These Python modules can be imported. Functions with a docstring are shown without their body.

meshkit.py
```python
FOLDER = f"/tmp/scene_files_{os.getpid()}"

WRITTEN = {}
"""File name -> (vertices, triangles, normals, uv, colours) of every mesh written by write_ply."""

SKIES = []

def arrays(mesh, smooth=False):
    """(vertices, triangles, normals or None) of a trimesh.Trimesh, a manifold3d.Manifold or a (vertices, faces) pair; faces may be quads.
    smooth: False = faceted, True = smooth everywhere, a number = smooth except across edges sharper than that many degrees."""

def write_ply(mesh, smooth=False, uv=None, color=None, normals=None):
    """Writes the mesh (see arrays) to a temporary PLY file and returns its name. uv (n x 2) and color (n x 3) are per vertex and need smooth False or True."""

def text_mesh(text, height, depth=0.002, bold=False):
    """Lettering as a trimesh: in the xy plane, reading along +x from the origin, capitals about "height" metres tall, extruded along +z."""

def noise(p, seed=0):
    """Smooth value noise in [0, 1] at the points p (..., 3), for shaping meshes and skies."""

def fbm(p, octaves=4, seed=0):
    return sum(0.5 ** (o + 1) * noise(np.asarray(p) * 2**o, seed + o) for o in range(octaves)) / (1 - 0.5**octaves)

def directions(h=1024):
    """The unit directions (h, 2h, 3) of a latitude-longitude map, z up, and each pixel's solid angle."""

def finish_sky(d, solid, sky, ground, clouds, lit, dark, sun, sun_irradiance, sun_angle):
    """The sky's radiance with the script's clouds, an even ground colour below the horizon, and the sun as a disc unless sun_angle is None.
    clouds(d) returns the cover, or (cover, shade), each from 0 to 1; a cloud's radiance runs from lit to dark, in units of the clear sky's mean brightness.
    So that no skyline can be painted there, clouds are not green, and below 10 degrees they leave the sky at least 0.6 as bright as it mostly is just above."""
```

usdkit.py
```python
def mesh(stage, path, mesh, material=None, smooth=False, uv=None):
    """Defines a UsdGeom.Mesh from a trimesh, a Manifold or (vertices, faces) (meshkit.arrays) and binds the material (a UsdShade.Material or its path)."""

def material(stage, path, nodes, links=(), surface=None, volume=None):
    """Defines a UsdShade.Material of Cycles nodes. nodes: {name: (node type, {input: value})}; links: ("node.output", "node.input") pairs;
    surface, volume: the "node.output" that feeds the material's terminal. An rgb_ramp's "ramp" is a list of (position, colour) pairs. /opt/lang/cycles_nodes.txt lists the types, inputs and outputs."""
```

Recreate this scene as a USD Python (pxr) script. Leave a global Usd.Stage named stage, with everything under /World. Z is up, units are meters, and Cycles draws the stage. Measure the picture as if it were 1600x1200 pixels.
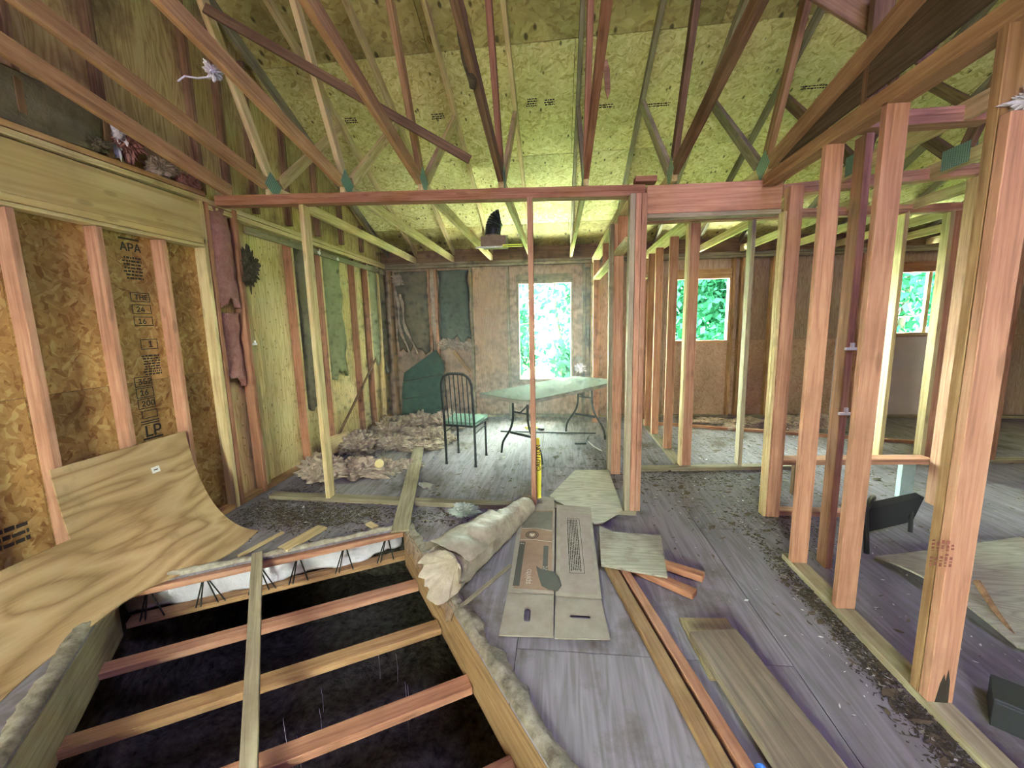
import math, random
import numpy as np
import trimesh, shapely
from shapely.geometry import Polygon, box as sbox, LineString
from pxr import Usd, UsdGeom, UsdLux, UsdShade, Gf, Sdf, Vt
import usdkit, meshkit

stage = Usd.Stage.CreateInMemory()
UsdGeom.SetStageUpAxis(stage, UsdGeom.Tokens.z)
UsdGeom.SetStageMetersPerUnit(stage, 1.0)
UsdGeom.Xform.Define(stage, '/World')
rng = np.random.default_rng(7)
A = np.array

# ---------------------------------------------------------------- camera
F_PX, PITCH, YAW, ROLL, CAM_H = 640.0, 8.4, -6.5, -1.29, 1.5
def camera():
    p, y, r = map(math.radians, (PITCH, YAW, ROLL))
    cp, sp, cy, sy, cr, sr = math.cos(p), math.sin(p), math.cos(y), math.sin(y), math.cos(r), math.sin(r)
    f = A([sy*cp, cy*cp, -sp]); rt = A([cy, -sy, 0]); up = np.cross(rt, f)
    R, U = cr*rt+sr*up, -sr*rt+cr*up
    c = UsdGeom.Camera.Define(stage, '/World/camera')
    m = Gf.Matrix4d(*R, 0, *U, 0, *(-f), 0, 0, 0, CAM_H, 1)
    c.AddTransformOp().Set(m)
    c.CreateHorizontalApertureAttr(36.0); c.CreateVerticalApertureAttr(27.0)
    c.CreateFocalLengthAttr(36.0*F_PX/1600)
    c.CreateClippingRangeAttr(Gf.Vec2f(0.02, 200))
    c.CreateExposureAttr(EXPOSURE)
    return c
EXPOSURE = 7.65
camera()

# ---------------------------------------------------------------- sky and daylight
LK = '/World/Looks'
UsdGeom.Scope.Define(stage, LK)
dome = UsdLux.DomeLight.Define(stage, '/World/sky')
dome.CreateIntensityAttr(2.0)
sky_mat = usdkit.material(stage, LK+'/sky', {
    'tc': ('texture_coordinate', {}), 'map': ('mapping', {'scale': (1.5, 1.5, 4.0)}),
    'n': ('noise_texture', {'scale': 2.0, 'detail': 4.0}),
    'r': ('rgb_ramp', {'ramp': [(0.35, (0.74, 1.0, 0.82)), (0.7, (0.85, 1.0, 0.80))]}),
    'bg': ('background_shader', {'strength': 1.0})},
    [('tc.generated', 'map.vector'), ('map.vector', 'n.vector'), ('n.fac', 'r.fac'), ('r.color', 'bg.color')], surface='bg.background')
UsdShade.MaterialBindingAPI.Apply(dome.GetPrim()).Bind(sky_mat)

def rect_light(name, pos, target, w, h, color, power):
    l = UsdLux.RectLight.Define(stage, '/World/'+name)
    pos, target = A(pos, float), A(target, float)
    z = pos-target; z /= np.linalg.norm(z)
    x = np.cross([0, 0, 1], z); x /= np.linalg.norm(x); y = np.cross(z, x)
    l.AddTransformOp().Set(Gf.Matrix4d(*x, 0, *y, 0, *z, 0, *pos, 1))
    l.CreateWidthAttr(w); l.CreateHeightAttr(h); l.CreateColorAttr(Gf.Vec3f(*color)); l.CreateIntensityAttr(power)
    return l
# daylight through the wide opening the photographer came in by, behind the camera
rect_light('daylight_rear_opening', (-0.85, -3.1, 1.3), (0.6, 3.0, 0.9), 1.3, 1.3, (1.0, 0.76, 0.66), 0.12)
# cool sky light falling through the unsheathed gap in the rear roof slope
rect_light('daylight_roof_gap', (1.5, -1.1, 4.75), (1.35, .6, 0), 1.6, 1.0, (0.50, 0.46, 1.0), 0.14)
sun = UsdLux.DistantLight.Define(stage, '/World/sun')
sun.CreateAngleAttr(0.53); sun.CreateIntensityAttr(11.0); sun.CreateColorAttr(Gf.Vec3f(1.0, 0.96, 0.86))
sun.AddRotateXYZOp().Set(Gf.Vec3f(14, 34, 0))   # high, from the right, a little behind: it lights the yard and the trees, not the rooms

# ---------------------------------------------------------------- materials
def lumber(name, c0, c1, knot=0.35, rough=0.75, vary=0.35, stain=0.5, streak=(1.4, 26.0, 26.0)):
    """Sawn timber: grain along the board's own x axis, knots, and a tone that differs from board to board."""
    nodes = {
        'tc': ('texture_coordinate', {}), 'oi': ('object_info', {}),
        'off': ('vector_math', {'math_type': 'scale', 'vector1': (37.0, 19.0, 53.0)}),
        'add': ('vector_math', {'math_type': 'add'}),
        'm1': ('mapping', {'scale': streak}), 'n1': ('noise_texture', {'scale': 1.6, 'detail': 5.0, 'roughness': 0.6, 'distortion': 0.6}),
        'r1': ('rgb_ramp', {'ramp': [(0.25, A(c0)*0.62), (0.45, c0), (0.65, c1), (0.85, A(c1)*1.12)]}),
        'm2': ('mapping', {'scale': (3.0, 9.0, 9.0)}), 'v': ('voronoi_texture', {'scale': 1.0, 'randomness': 1.0}),
        'r2': ('rgb_ramp', {'ramp': [(0.0, (1, 1, 1)), (0.10, (0.9, 0.9, 0.9)), (0.17, (0, 0, 0)), (1, (0, 0, 0))]}),
        'kf': ('math', {'math_type': 'multiply', 'value2': knot}),
        'mk': ('mix_color', {'b': A(c0)*0.28}),
        'n2': ('noise_texture', {'scale': 2.3, 'detail': 6.0, 'roughness': 0.65}),
        'r3': ('rgb_ramp', {'ramp': [(0.3, (1-0.55*stain, 1-0.6*stain, 1-0.66*stain)), (0.52, (1, 1, 1)), (1, (1.08, 1.06, 1.02))]}),
        'ms': ('mix_color', {'blend_type': 'multiply', 'fac': 1.0, 'use_clamp': False}),
        'rv': ('map_range', {'from_min': 0.0, 'from_max': 1.0, 'to_min': 1-vary, 'to_max': 1+vary*0.45}),
        'sc': ('vector_math', {'math_type': 'scale'}),
        'bmp': ('bump', {'strength': 0.35, 'distance': 0.004}),
        'p': ('principled_bsdf', {'roughness': rough, 'specular_ior_level': 0.25})}
    links = [('oi.random', 'off.scale'), ('tc.object', 'add.vector1'), ('off.vector', 'add.vector2'),
             ('add.vector', 'm1.vector'), ('m1.vector', 'n1.vector'), ('n1.fac', 'r1.fac'),
             ('add.vector', 'm2.vector'), ('m2.vector', 'v.vector'), ('v.distance', 'r2.fac'),
             ('r2.color', 'kf.value1'), ('kf.value', 'mk.fac'), ('r1.color', 'mk.a'),
             ('add.vector', 'n2.vector'), ('n2.fac', 'r3.fac'), ('mk.result', 'ms.a'), ('r3.color', 'ms.b'),
             ('oi.random', 'rv.value'), ('ms.result', 'sc.vector1'), ('rv.result', 'sc.scale'),
             ('sc.vector', 'p.base_color'), ('n1.fac', 'bmp.height'), ('bmp.normal', 'p.normal')]
    return usdkit.material(stage, f'{LK}/{name}', nodes, links, surface='p.BSDF')

def osb(name, c_lo, c_mid, c_hi, scale=1.0, spots=0.8, rot=(0, 0, 0), stain=0.35, base=0.0, spot=(14, 22, 20), spot_r=(0.07, 0.13)):
    """Strand board: long flat flakes lying in three directions, each of its own tone."""
    nodes = {'tc': ('texture_coordinate', {}), 'oi': ('object_info', {}),
             'off': ('vector_math', {'math_type': 'scale', 'vector1': (11.0, 23.0, 7.0)}), 'add': ('vector_math', {'math_type': 'add'}),
             'warp': ('noise_texture', {'scale': 9.0, 'detail': 2.0}), 'wv': ('vector_math', {'math_type': 'multiply_add', 'vector2': (0.05, 0.05, 0.05)})}
    links = [('oi.random', 'off.scale'), ('tc.object', 'add.vector1'), ('off.vector', 'add.vector2'), ('add.vector', 'warp.vector'),
             ('warp.color', 'wv.vector1'), ('add.vector', 'wv.vector3')]
    for i, ang in enumerate((0.45+base, -0.55+base, 1.35+base)):
        nodes[f'm{i}'] = ('mapping', {'mapping_type': 'texture', 'rotation': (0, 0, ang), 'scale': (1/(9*scale), 1/(40*scale), 1/(30*scale)), 'location': (i*3.3, i*1.7, 0)})
        nodes[f'v{i}'] = ('voronoi_texture', {'scale': 1.0})
        nodes[f's{i}'] = ('rgb_to_bw', {})
        links += [('wv.vector', f'm{i}.vector'), (f'm{i}.vector', f'v{i}.vector'), (f'v{i}.color', f's{i}.color')]
    nodes.update({'mx0': ('mix_float', {}), 'mx1': ('mix_float', {}),
                  'sel0': ('noise_texture', {'scale': 13*scale, 'detail': 2.0}), 'sel1': ('noise_texture', {'scale': 17*scale, 'detail': 2.0}),
                  'rs0': ('rgb_ramp', {'ramp': [(0.45, (0, 0, 0)), (0.55, (1, 1, 1))]}), 'rs1': ('rgb_ramp', {'ramp': [(0.5, (0, 0, 0)), (0.6, (1, 1, 1))]}),
                  'ramp': ('rgb_ramp', {'ramp': [(0.1, c_lo), (0.45, c_mid), (0.62, A(c_mid)*1.08), (0.9, c_hi)]}),
                  'm9': ('mapping', {'scale': spot, 'rotation': rot}), 'v9': ('voronoi_texture', {'scale': 1.0}),
                  'r9': ('rgb_ramp', {'ramp': [(0.0, (1, 1, 1)), (spot_r[0], (1, 1, 1)), (spot_r[1], (0, 0, 0)), (1, (0, 0, 0))]}),
                  'kf': ('math', {'math_type': 'multiply', 'value2': spots}), 'mk': ('mix_color', {'b': A(c_lo)*0.22}),
                  'n2': ('noise_texture', {'scale': 1.3, 'detail': 5.0}),
                  'r3': ('rgb_ramp', {'ramp': [(0.3, (1-stain, 1-stain, 1-stain)), (0.6, (1, 1, 1))]}),
                  'ms': ('mix_color', {'blend_type': 'multiply', 'fac': 1.0}),
                  'bmp': ('bump', {'strength': 0.4, 'distance': 0.003}), 'p': ('principled_bsdf', {'roughness': 0.7, 'specular_ior_level': 0.25})})
    links += [('wv.vector', 'sel0.vector'), ('wv.vector', 'sel1.vector'), ('sel0.fac', 'rs0.fac'), ('sel1.fac', 'rs1.fac'),
              ('rs0.color', 'mx0.fac'), ('s0.val', 'mx0.a'), ('s1.val', 'mx0.b'), ('rs1.color', 'mx1.fac'), ('mx0.result', 'mx1.a'), ('s2.val', 'mx1.b'),
              ('mx1.result', 'ramp.fac'), ('add.vector', 'm9.vector'), ('m9.vector', 'v9.vector'), ('v9.distance', 'r9.fac'), ('r9.color', 'kf.value1'),
              ('kf.value', 'mk.fac'), ('ramp.color', 'mk.a'), ('add.vector', 'n2.vector'), ('n2.fac', 'r3.fac'), ('mk.result', 'ms.a'), ('r3.color', 'ms.b'),
              ('ms.result', 'p.base_color'), ('mx1.result', 'bmp.height'), ('bmp.normal', 'p.normal')]
    return usdkit.material(stage, f'{LK}/{name}', nodes, links, surface='p.BSDF')

def plywood(name, c0, c1, c2, grain=(1.0, 9.0, 9.0), wave=1.5, dirt=None, dirt_at=(0.55, 0.7), rough=0.7, spots=0.0, fine=0.45, bands=16.0):
    """Plywood face: broad cathedral grain drawn by a distorted band pattern, along local x."""
    nodes = {'tc': ('texture_coordinate', {}), 'oi': ('object_info', {}),
             'off': ('vector_math', {'math_type': 'scale', 'vector1': (13.0, 29.0, 3.0)}), 'add': ('vector_math', {'math_type': 'add'}),
             'm1': ('mapping', {'scale': grain}), 'n1': ('noise_texture', {'scale': wave, 'detail': 1.5, 'distortion': 0.5}),
             'mul': ('math', {'math_type': 'multiply', 'value2': bands}), 'fr': ('math', {'math_type': 'pingpong', 'value2': 1.0}),
             'm2': ('mapping', {'scale': tuple(4.0 if g == min(grain) else 90.0 for g in grain)}), 'n2': ('noise_texture', {'scale': 1.0, 'detail': 4.0}),
             'mix': ('mix_float', {'fac': fine}),
             'ramp': ('rgb_ramp', {'ramp': [(0.15, c0), (0.45, c1), (0.8, c2)]}),
             'n3': ('noise_texture', {'scale': 1.7, 'detail': 7.0, 'roughness': 0.68}),
             'r3': ('rgb_ramp', {'ramp': [(dirt_at[0], (0, 0, 0)), (dirt_at[1], (1, 1, 1))]}),
             'md': ('mix_color', {'b': dirt if dirt is not None else c0}),
             'df': ('math', {'math_type': 'multiply', 'value2': 0.85 if dirt is not None else 0.0}),
             'v9': ('voronoi_texture', {'scale': 16.0}),
             'r9': ('rgb_ramp', {'ramp': [(0.0, (1, 1, 1)), (0.1, (1, 1, 1)), (0.2, (0, 0, 0)), (1, (0, 0, 0))]}),
             'kf': ('math', {'math_type': 'multiply', 'value2': spots}), 'mk': ('mix_color', {'b': A(c0)*0.25}),
             'rv': ('map_range', {'to_min': 0.86, 'to_max': 1.08}), 'sc': ('vector_math', {'math_type': 'scale'}),
             'bmp': ('bump', {'strength': 0.25, 'distance': 0.003}), 'p': ('principled_bsdf', {'roughness': rough, 'specular_ior_level': 0.15})}
    links = [('oi.random', 'off.scale'), ('tc.object', 'add.vector1'), ('off.vector', 'add.vector2'),
             ('add.vector', 'm1.vector'), ('m1.vector', 'n1.vector'), ('n1.fac', 'mul.value1'), ('mul.value', 'fr.value1'),
             ('add.vector', 'm2.vector'), ('m2.vector', 'n2.vector'), ('fr.value', 'mix.a'), ('n2.fac', 'mix.b'), ('mix.result', 'ramp.fac'),
             ('add.vector', 'n3.vector'), ('n3.fac', 'r3.fac'), ('r3.color', 'df.value1'), ('df.value', 'md.fac'), ('ramp.color', 'md.a'),
             ('add.vector', 'v9.vector'), ('v9.distance', 'r9.fac'), ('r9.color', 'kf.value1'), ('kf.value', 'mk.fac'), ('md.result', 'mk.a'),
             ('oi.random', 'rv.value'), ('mk.result', 'sc.vector1'), ('rv.result', 'sc.scale'), ('sc.vector', 'p.base_color'),
             ('n2.fac', 'bmp.height'), ('bmp.normal', 'p.normal')]
    return usdkit.material(stage, f'{LK}/{name}', nodes, links, surface='p.BSDF')

def mottled(name, c0, c1, scale=8.0, rough=0.85, bump=0.5, dist=0.01, detail=6.0, metallic=0.0, sheen=0.0):
    return usdkit.material(stage, f'{LK}/{name}', {
        'tc': ('texture_coordinate', {}), 'n': ('noise_texture', {'scale': scale, 'detail': detail, 'roughness': 0.65}),
        'r': ('rgb_ramp', {'ramp': [(0.3, c0), (0.7, c1)]}), 'b': ('bump', {'strength': bump, 'distance': dist}),
        'p': ('principled_bsdf', {'roughness': rough, 'metallic': metallic, 'sheen_weight': sheen, 'specular_ior_level': 0.3})},
        [('tc.object', 'n.vector'), ('n.fac', 'r.fac'), ('r.color', 'p.base_color'), ('n.fac', 'b.height'), ('b.normal', 'p.normal')], surface='p.BSDF')

def plain(name, c, rough=0.6, metallic=0.0, **kw):
    return usdkit.material(stage, f'{LK}/{name}', {'p': ('principled_bsdf', {'base_color': c, 'roughness': rough, 'metallic': metallic, **kw})}, [], surface='p.BSDF')

PINK = lumber('pink_lumber', (0.47, 0.235, 0.15), (0.58, 0.325, 0.215), stain=0.4, vary=0.22)
RED = lumber('red_lumber', (0.40, 0.18, 0.105), (0.52, 0.265, 0.165), stain=0.5)
PALE = lumber('pale_lumber', (0.56, 0.42, 0.22), (0.68, 0.55, 0.31), stain=0.3, vary=0.15)
DARK = lumber('dark_lumber', (0.20, 0.115, 0.065), (0.30, 0.18, 0.10), stain=0.6)
BROWN = lumber('brown_lumber', (0.40, 0.225, 0.105), (0.53, 0.325, 0.165), stain=0.5)
GREYWOOD = lumber('grey_lumber', (0.30, 0.25, 0.17), (0.40, 0.34, 0.24), stain=0.5)
LVL = lumber('header_lumber', (0.54, 0.38, 0.17), (0.66, 0.50, 0.25), stain=0.25, streak=(0.5, 9.0, 9.0))
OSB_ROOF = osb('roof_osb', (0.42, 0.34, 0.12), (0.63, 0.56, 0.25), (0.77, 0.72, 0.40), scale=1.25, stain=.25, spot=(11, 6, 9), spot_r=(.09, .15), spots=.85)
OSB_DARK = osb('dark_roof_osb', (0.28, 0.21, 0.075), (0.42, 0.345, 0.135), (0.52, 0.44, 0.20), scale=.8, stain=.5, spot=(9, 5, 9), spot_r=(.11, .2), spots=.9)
OSB_WALL = osb('wall_osb', (0.30, 0.14, 0.045), (0.48, 0.28, 0.10), (0.64, 0.45, 0.19), scale=1.15, spots=0.3, base=1.3, stain=0.5, spot=(9, 7, 9))
PLY_WALL = plywood('wall_plywood', (0.50, 0.37, 0.18), (0.68, 0.54, 0.28), (0.76, 0.63, 0.36), spots=0.55)
PLY_GABLE = plywood('gable_plywood', (0.33, 0.225, 0.085), (0.50, 0.37, 0.15), (0.58, 0.45, 0.21), dirt=(0.17, 0.11, 0.055), dirt_at=(0.5, 0.68))
PLY_PINK = plywood('back_plywood', (0.33, 0.21, 0.15), (0.43, 0.29, 0.21), (0.50, 0.36, 0.27), wave=2.2)
PLY_NEW = plywood('new_plywood', (0.30, 0.18, 0.08), (0.47, 0.31, 0.16), (0.56, 0.39, 0.22), grain=(3.2, 0.8, 3.2), wave=1.4, fine=.42, bands=12, dirt=(.26, .19, .10), dirt_at=(.6, .72))
PLY_FLOOR = plywood('floor_plywood', (0.175, 0.150, 0.155), (0.235, 0.208, 0.235), (0.30, 0.27, 0.31), grain=(0.8, 8, 8), dirt=(0.10, 0.075, 0.045), dirt_at=(0.54, 0.69), rough=0.9, fine=.62, bands=10)
PLY_OFF = plywood('grey_plywood', (0.32, 0.29, 0.24), (0.42, 0.385, 0.32), (0.50, 0.46, 0.39), dirt=(0.2, 0.16, 0.12), dirt_at=(0.58, 0.72))
CHIPBOARD = osb('lower_wall_board', (0.40, 0.235, 0.15), (0.50, 0.32, 0.215), (0.58, 0.395, 0.275), scale=1.6, spots=0.1)
GREYPANEL = mottled('grey_wall_panel', (0.56, 0.47, 0.47), (0.64, 0.55, 0.56), 3.0, bump=0.05)
KRAFT = mottled('kraft_insulation', (0.12, 0.10, 0.07), (0.21, 0.175, 0.125), 7.0, bump=0.9, dist=0.02)
KRAFT_GREEN = mottled('green_kraft_insulation', (0.22, 0.23, 0.13), (0.33, 0.33, 0.20), 9.0, bump=0.9, dist=0.015)
BATT = mottled('grey_pink_batt', (0.33, 0.25, 0.20), (0.52, 0.42, 0.35), 22.0, bump=.8, dist=0.02)
BATT_PINK = mottled('pink_batt', (0.27, 0.11, 0.10), (0.42, 0.21, 0.20), 16.0, bump=1.0, dist=0.02)
BATT_WHITE = mottled('white_batt', (0.60, 0.57, 0.68), (0.78, 0.76, 0.86), 5.0, bump=0.8, dist=0.03)
BATT_DARK = mottled('dark_tuft', (0.035, 0.028, 0.018), (0.12, 0.10, 0.06), 25.0, bump=1.0, dist=0.02)
PEEL = mottled('peeling_edge', (0.20, 0.17, 0.12), (0.50, 0.46, 0.38), 18.0, bump=1.0, dist=0.01)
RIMWOOD = mottled('rim_edge', (0.11, 0.09, 0.06), (0.40, 0.36, 0.29), 16.0, bump=1.0, dist=0.01)
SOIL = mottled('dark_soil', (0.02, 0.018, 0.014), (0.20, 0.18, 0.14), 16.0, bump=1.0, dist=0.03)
GREENSHEET = mottled('dark_green_vinyl', (0.018, 0.055, 0.042), (0.035, 0.085, 0.066), 3.0, rough=0.6, bump=0.3)
BLACKMETAL = plain('black_metal', (0.018, 0.022, 0.022), 0.4)
GREENVINYL = plain('green_seat_vinyl', (0.16, 0.30, 0.24), 0.45)
TABLETOP = mottled('tabletop_laminate', (0.075, 0.088, 0.06), (0.10, 0.115, 0.08), 5.0, rough=0.95, bump=0.05)
TABLEEDGE = plain('table_edge', (0.30, 0.26, 0.22), 0.6)
DARKMETAL = plain('table_leg_metal', (0.045, 0.05, 0.05), 0.45, 0.6)
GALV = usdkit.material(stage, LK+'/gusset_steel', {
    'tc': ('texture_coordinate', {}), 'm': ('mapping', {'scale': (60, 160, 60)}), 'v': ('voronoi_texture', {'scale': 1.0, 'randomness': 0.15}),
    'r': ('rgb_ramp', {'ramp': [(0.15, (0.03, 0.06, 0.05)), (0.4, (0.22, 0.34, 0.31))]}), 'p': ('principled_bsdf', {'roughness': 0.5, 'metallic': 0.4})},
    [('tc.object', 'm.vector'), ('m.vector', 'v.vector'), ('v.distance', 'r.fac'), ('r.color', 'p.base_color')], surface='p.BSDF')
STEEL = plain('bright_steel', (0.85, 0.85, 0.90), 0.5, 0.2)
WHITEPLASTIC = mottled('white_plastic', (0.68, 0.66, 0.66), (0.82, 0.80, 0.80), 20.0, rough=0.5)
INK = plain('printing_ink', (0.035, 0.028, 0.02), 0.8)
INK_RED = plain('lumber_stamp_ink', (0.20, 0.06, 0.04), 0.8)
CARD = mottled('carton_board', (0.27, 0.225, 0.19), (0.37, 0.315, 0.27), 9.0, bump=0.15, dist=0.003)
CARD_BROWN = mottled('carton_print_brown', (0.24, 0.145, 0.10), (0.34, 0.22, 0.16), 7.0, bump=0.15, dist=0.003)
CARD_DARK = mottled('carton_print_dark', (0.13, 0.12, 0.10), (0.20, 0.175, 0.15), 7.0, bump=0.1, dist=0.003)
CARD_GREEN = plain('carton_print_dark_strip', (0.055, 0.048, 0.042), 0.7)
CARD_LIGHT = plain('carton_print_light', (0.55, 0.48, 0.40), 0.7)
FILM = mottled('dusty_film', (0.27, 0.22, 0.17), (0.46, 0.39, 0.32), 11.0, rough=0.4, bump=.6, dist=0.02)
YELLOW = plain('yellow_tape', (0.75, 0.66, 0.06), 0.5)
BLUE = plain('blue_plastic', (0.05, 0.22, 0.75), 0.4)
TEAL = mottled('blue_grey_block', (0.22, 0.29, 0.28), (0.32, 0.40, 0.39), 9.0)
LEAFLITTER = plain('dead_leaf', (0.10, 0.075, 0.045), 0.9)
CHIP = plain('pale_chip', (0.30, 0.27, 0.22), 0.9)
CRUMB = plain('white_crumb', (0.72, 0.70, 0.70), 0.8)
DUCT = mottled('black_duct', (0.02, 0.025, 0.025), (0.05, 0.06, 0.06), 40.0, rough=0.35, bump=0.4, dist=0.004)
FANBOX = mottled('rusty_fan_box', (0.22, 0.15, 0.11), (0.33, 0.24, 0.18), 10.0)
CLEAR = plain('clear_plastic', (0.95, 0.97, 0.96), 0.12, transmission_weight=0.85, ior=1.35)
JAR = plain('jar_plastic', (0.62, 0.50, 0.40), 0.4)
JARLID = plain('jar_lid', (0.72, 0.62, 0.28), 0.5)
FELT = plain('dark_felt', (0.03, 0.028, 0.025), 0.9)
HAZE = usdkit.material(stage, LK+'/haze', {'v': ('scatter_volume', {'color': (0.80, 0.95, 1.0), 'density': 0.022, 'anisotropy': 0.35})}, [], volume='v.volume')
BARK = mottled('bark', (0.02, 0.02, 0.013), (0.05, 0.045, 0.03), 9.0)
GRAVEL = mottled('gravel', (0.20, 0.19, 0.22), (0.30, 0.28, 0.33), 9.0)
GRASS = mottled('grass', (0.10, 0.20, 0.06), (0.18, 0.30, 0.11), 3.0)
def leaf(name, c, t):
    return usdkit.material(stage, f'{LK}/{name}', {'d': ('diffuse_bsdf', {'color': c}), 't': ('translucent_bsdf', {'color': t}), 'm': ('mix_closure', {'fac': 0.55})},
                           [('d.BSDF', 'm.closure1'), ('t.BSDF', 'm.closure2')], surface='m.closure')
LEAF = [leaf('leaf_a', (0.007, 0.040, 0.018), (0.008, 0.060, 0.028)), leaf('leaf_b', (0.014, 0.060, 0.034), (0.018, 0.088, 0.05)), leaf('leaf_c', (0.005, 0.026, 0.012), (0.006, 0.044, 0.021))]

# ---------------------------------------------------------------- helpers
_used = {}
def numbered(parent, name):
    k = (parent, name); n = _used.get(k, 0); _used[k] = n+1
    return f'{parent}/{name}' if n == 0 else f'{parent}/{name}_{n:03d}'
class G:
    """A thing, a part with pieces of its own, or a piece of the setting: an Xform at a base point; children are placed in world coordinates."""
    def __init__(s, path, base): s.path, s.base = path, A(base, float)
def data(prim, **kw):
    for k, v in kw.items():
        if v: prim.SetCustomDataByKey(k, v)
def thing(name, label, cat, base=(0, 0, 0), group=None, kind=None):
    p = numbered('/World', name); x = UsdGeom.Xform.Define(stage, p); x.AddTranslateOp().Set(Gf.Vec3d(*map(float, base)))
    data(x.GetPrim(), label=label, category=cat, group=group, kind=kind)
    return G(p, base)
def struct(name, base=(0, 0, 0), label=None):
    p = numbered('/World', name); x = UsdGeom.Xform.Define(stage, p); x.AddTranslateOp().Set(Gf.Vec3d(*map(float, base)))
    data(x.GetPrim(), kind='structure', label=label)
    return G(p, base)
def sub(parent, name, base=None, label=None):
    base = parent.base if base is None else base
    p = numbered(parent.path, name); x = UsdGeom.Xform.Define(stage, p); x.AddTranslateOp().Set(Gf.Vec3d(*map(float, A(base)-parent.base)))
    data(x.GetPrim(), label=label)
    return G(p, base)
def put(parent, name, mesh, mat, R=None, t=None, smooth=False, label=None, kind=None, cat=None, group=None):
    """One Mesh prim. mesh is local; columns of R are its axes and t its origin, in world coordinates."""
    pp, pb = (parent.path, parent.base) if isinstance(parent, G) else ('/World', np.zeros(3))
    path = numbered(pp, name)
    m = usdkit.mesh(stage, path, mesh, mat, smooth=smooth)
    R = np.eye(3) if R is None else A(R, float); t = np.zeros(3) if t is None else A(t, float)
    t = t-pb
    UsdGeom.Xformable(m).AddTransformOp().Set(Gf.Matrix4d(*R[:, 0], 0, *R[:, 1], 0, *R[:, 2], 0, *t, 1))
    data(m.GetPrim(), label=label, kind=kind, category=cat, group=group)
    return path
_box = {}
def cbox(L, W, T, c=0.0025):
    """A box with chamfered edges, centred."""
    k = (round(L, 4), round(W, 4), round(T, 4), c)
    if k not in _box:
        c = min(c, 0.3*min(L, W, T)); pts = []
        h = A([L, W, T])/2
        for s in np.ndindex(2, 2, 2):
            sg = A(s)*2-1
            for ax in range(3):
                d = np.full(3, c); d[ax] = 0
                pts.append(sg*(h-d))
        _box[k] = trimesh.convex.convex_hull(A(pts))
    return _box[k]
def unit(v): v = A(v, float); return v/np.linalg.norm(v)
def board(parent, name, p0, p1, w, t, side, mat, label=None, **kw):
    """A board from p0 to p1 (centre line): w wide along side, t thick."""
    p0, p1 = A(p0, float), A(p1, float); x = unit(p1-p0); s = A(side, float); s = unit(s-x*(s@x)); n = np.cross(x, s)
    return put(parent, name, cbox(np.linalg.norm(p1-p0), w, t), mat, np.stack([x, s, n], 1), (p0+p1)/2, label=label, **kw)
def frame(ux, uy):
    ux, uy = unit(ux), unit(uy); return np.stack([ux, uy, np.cross(ux, uy)], 1)
def slab(poly, t):
    gs = getattr(poly, 'geoms', [poly])
    return trimesh.util.concatenate([trimesh.creation.extrude_polygon(g, t, engine='earcut') for g in gs if g.area > 1e-6])
def panel(parent, name, poly, origin, ux, uy, t, mat, **kw):
    """A flat panel of outline poly (in the ux, uy plane through origin), thickness t along +ux x uy."""
    return put(parent, name, slab(poly, t), mat, frame(ux, uy), origin, **kw)
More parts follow.
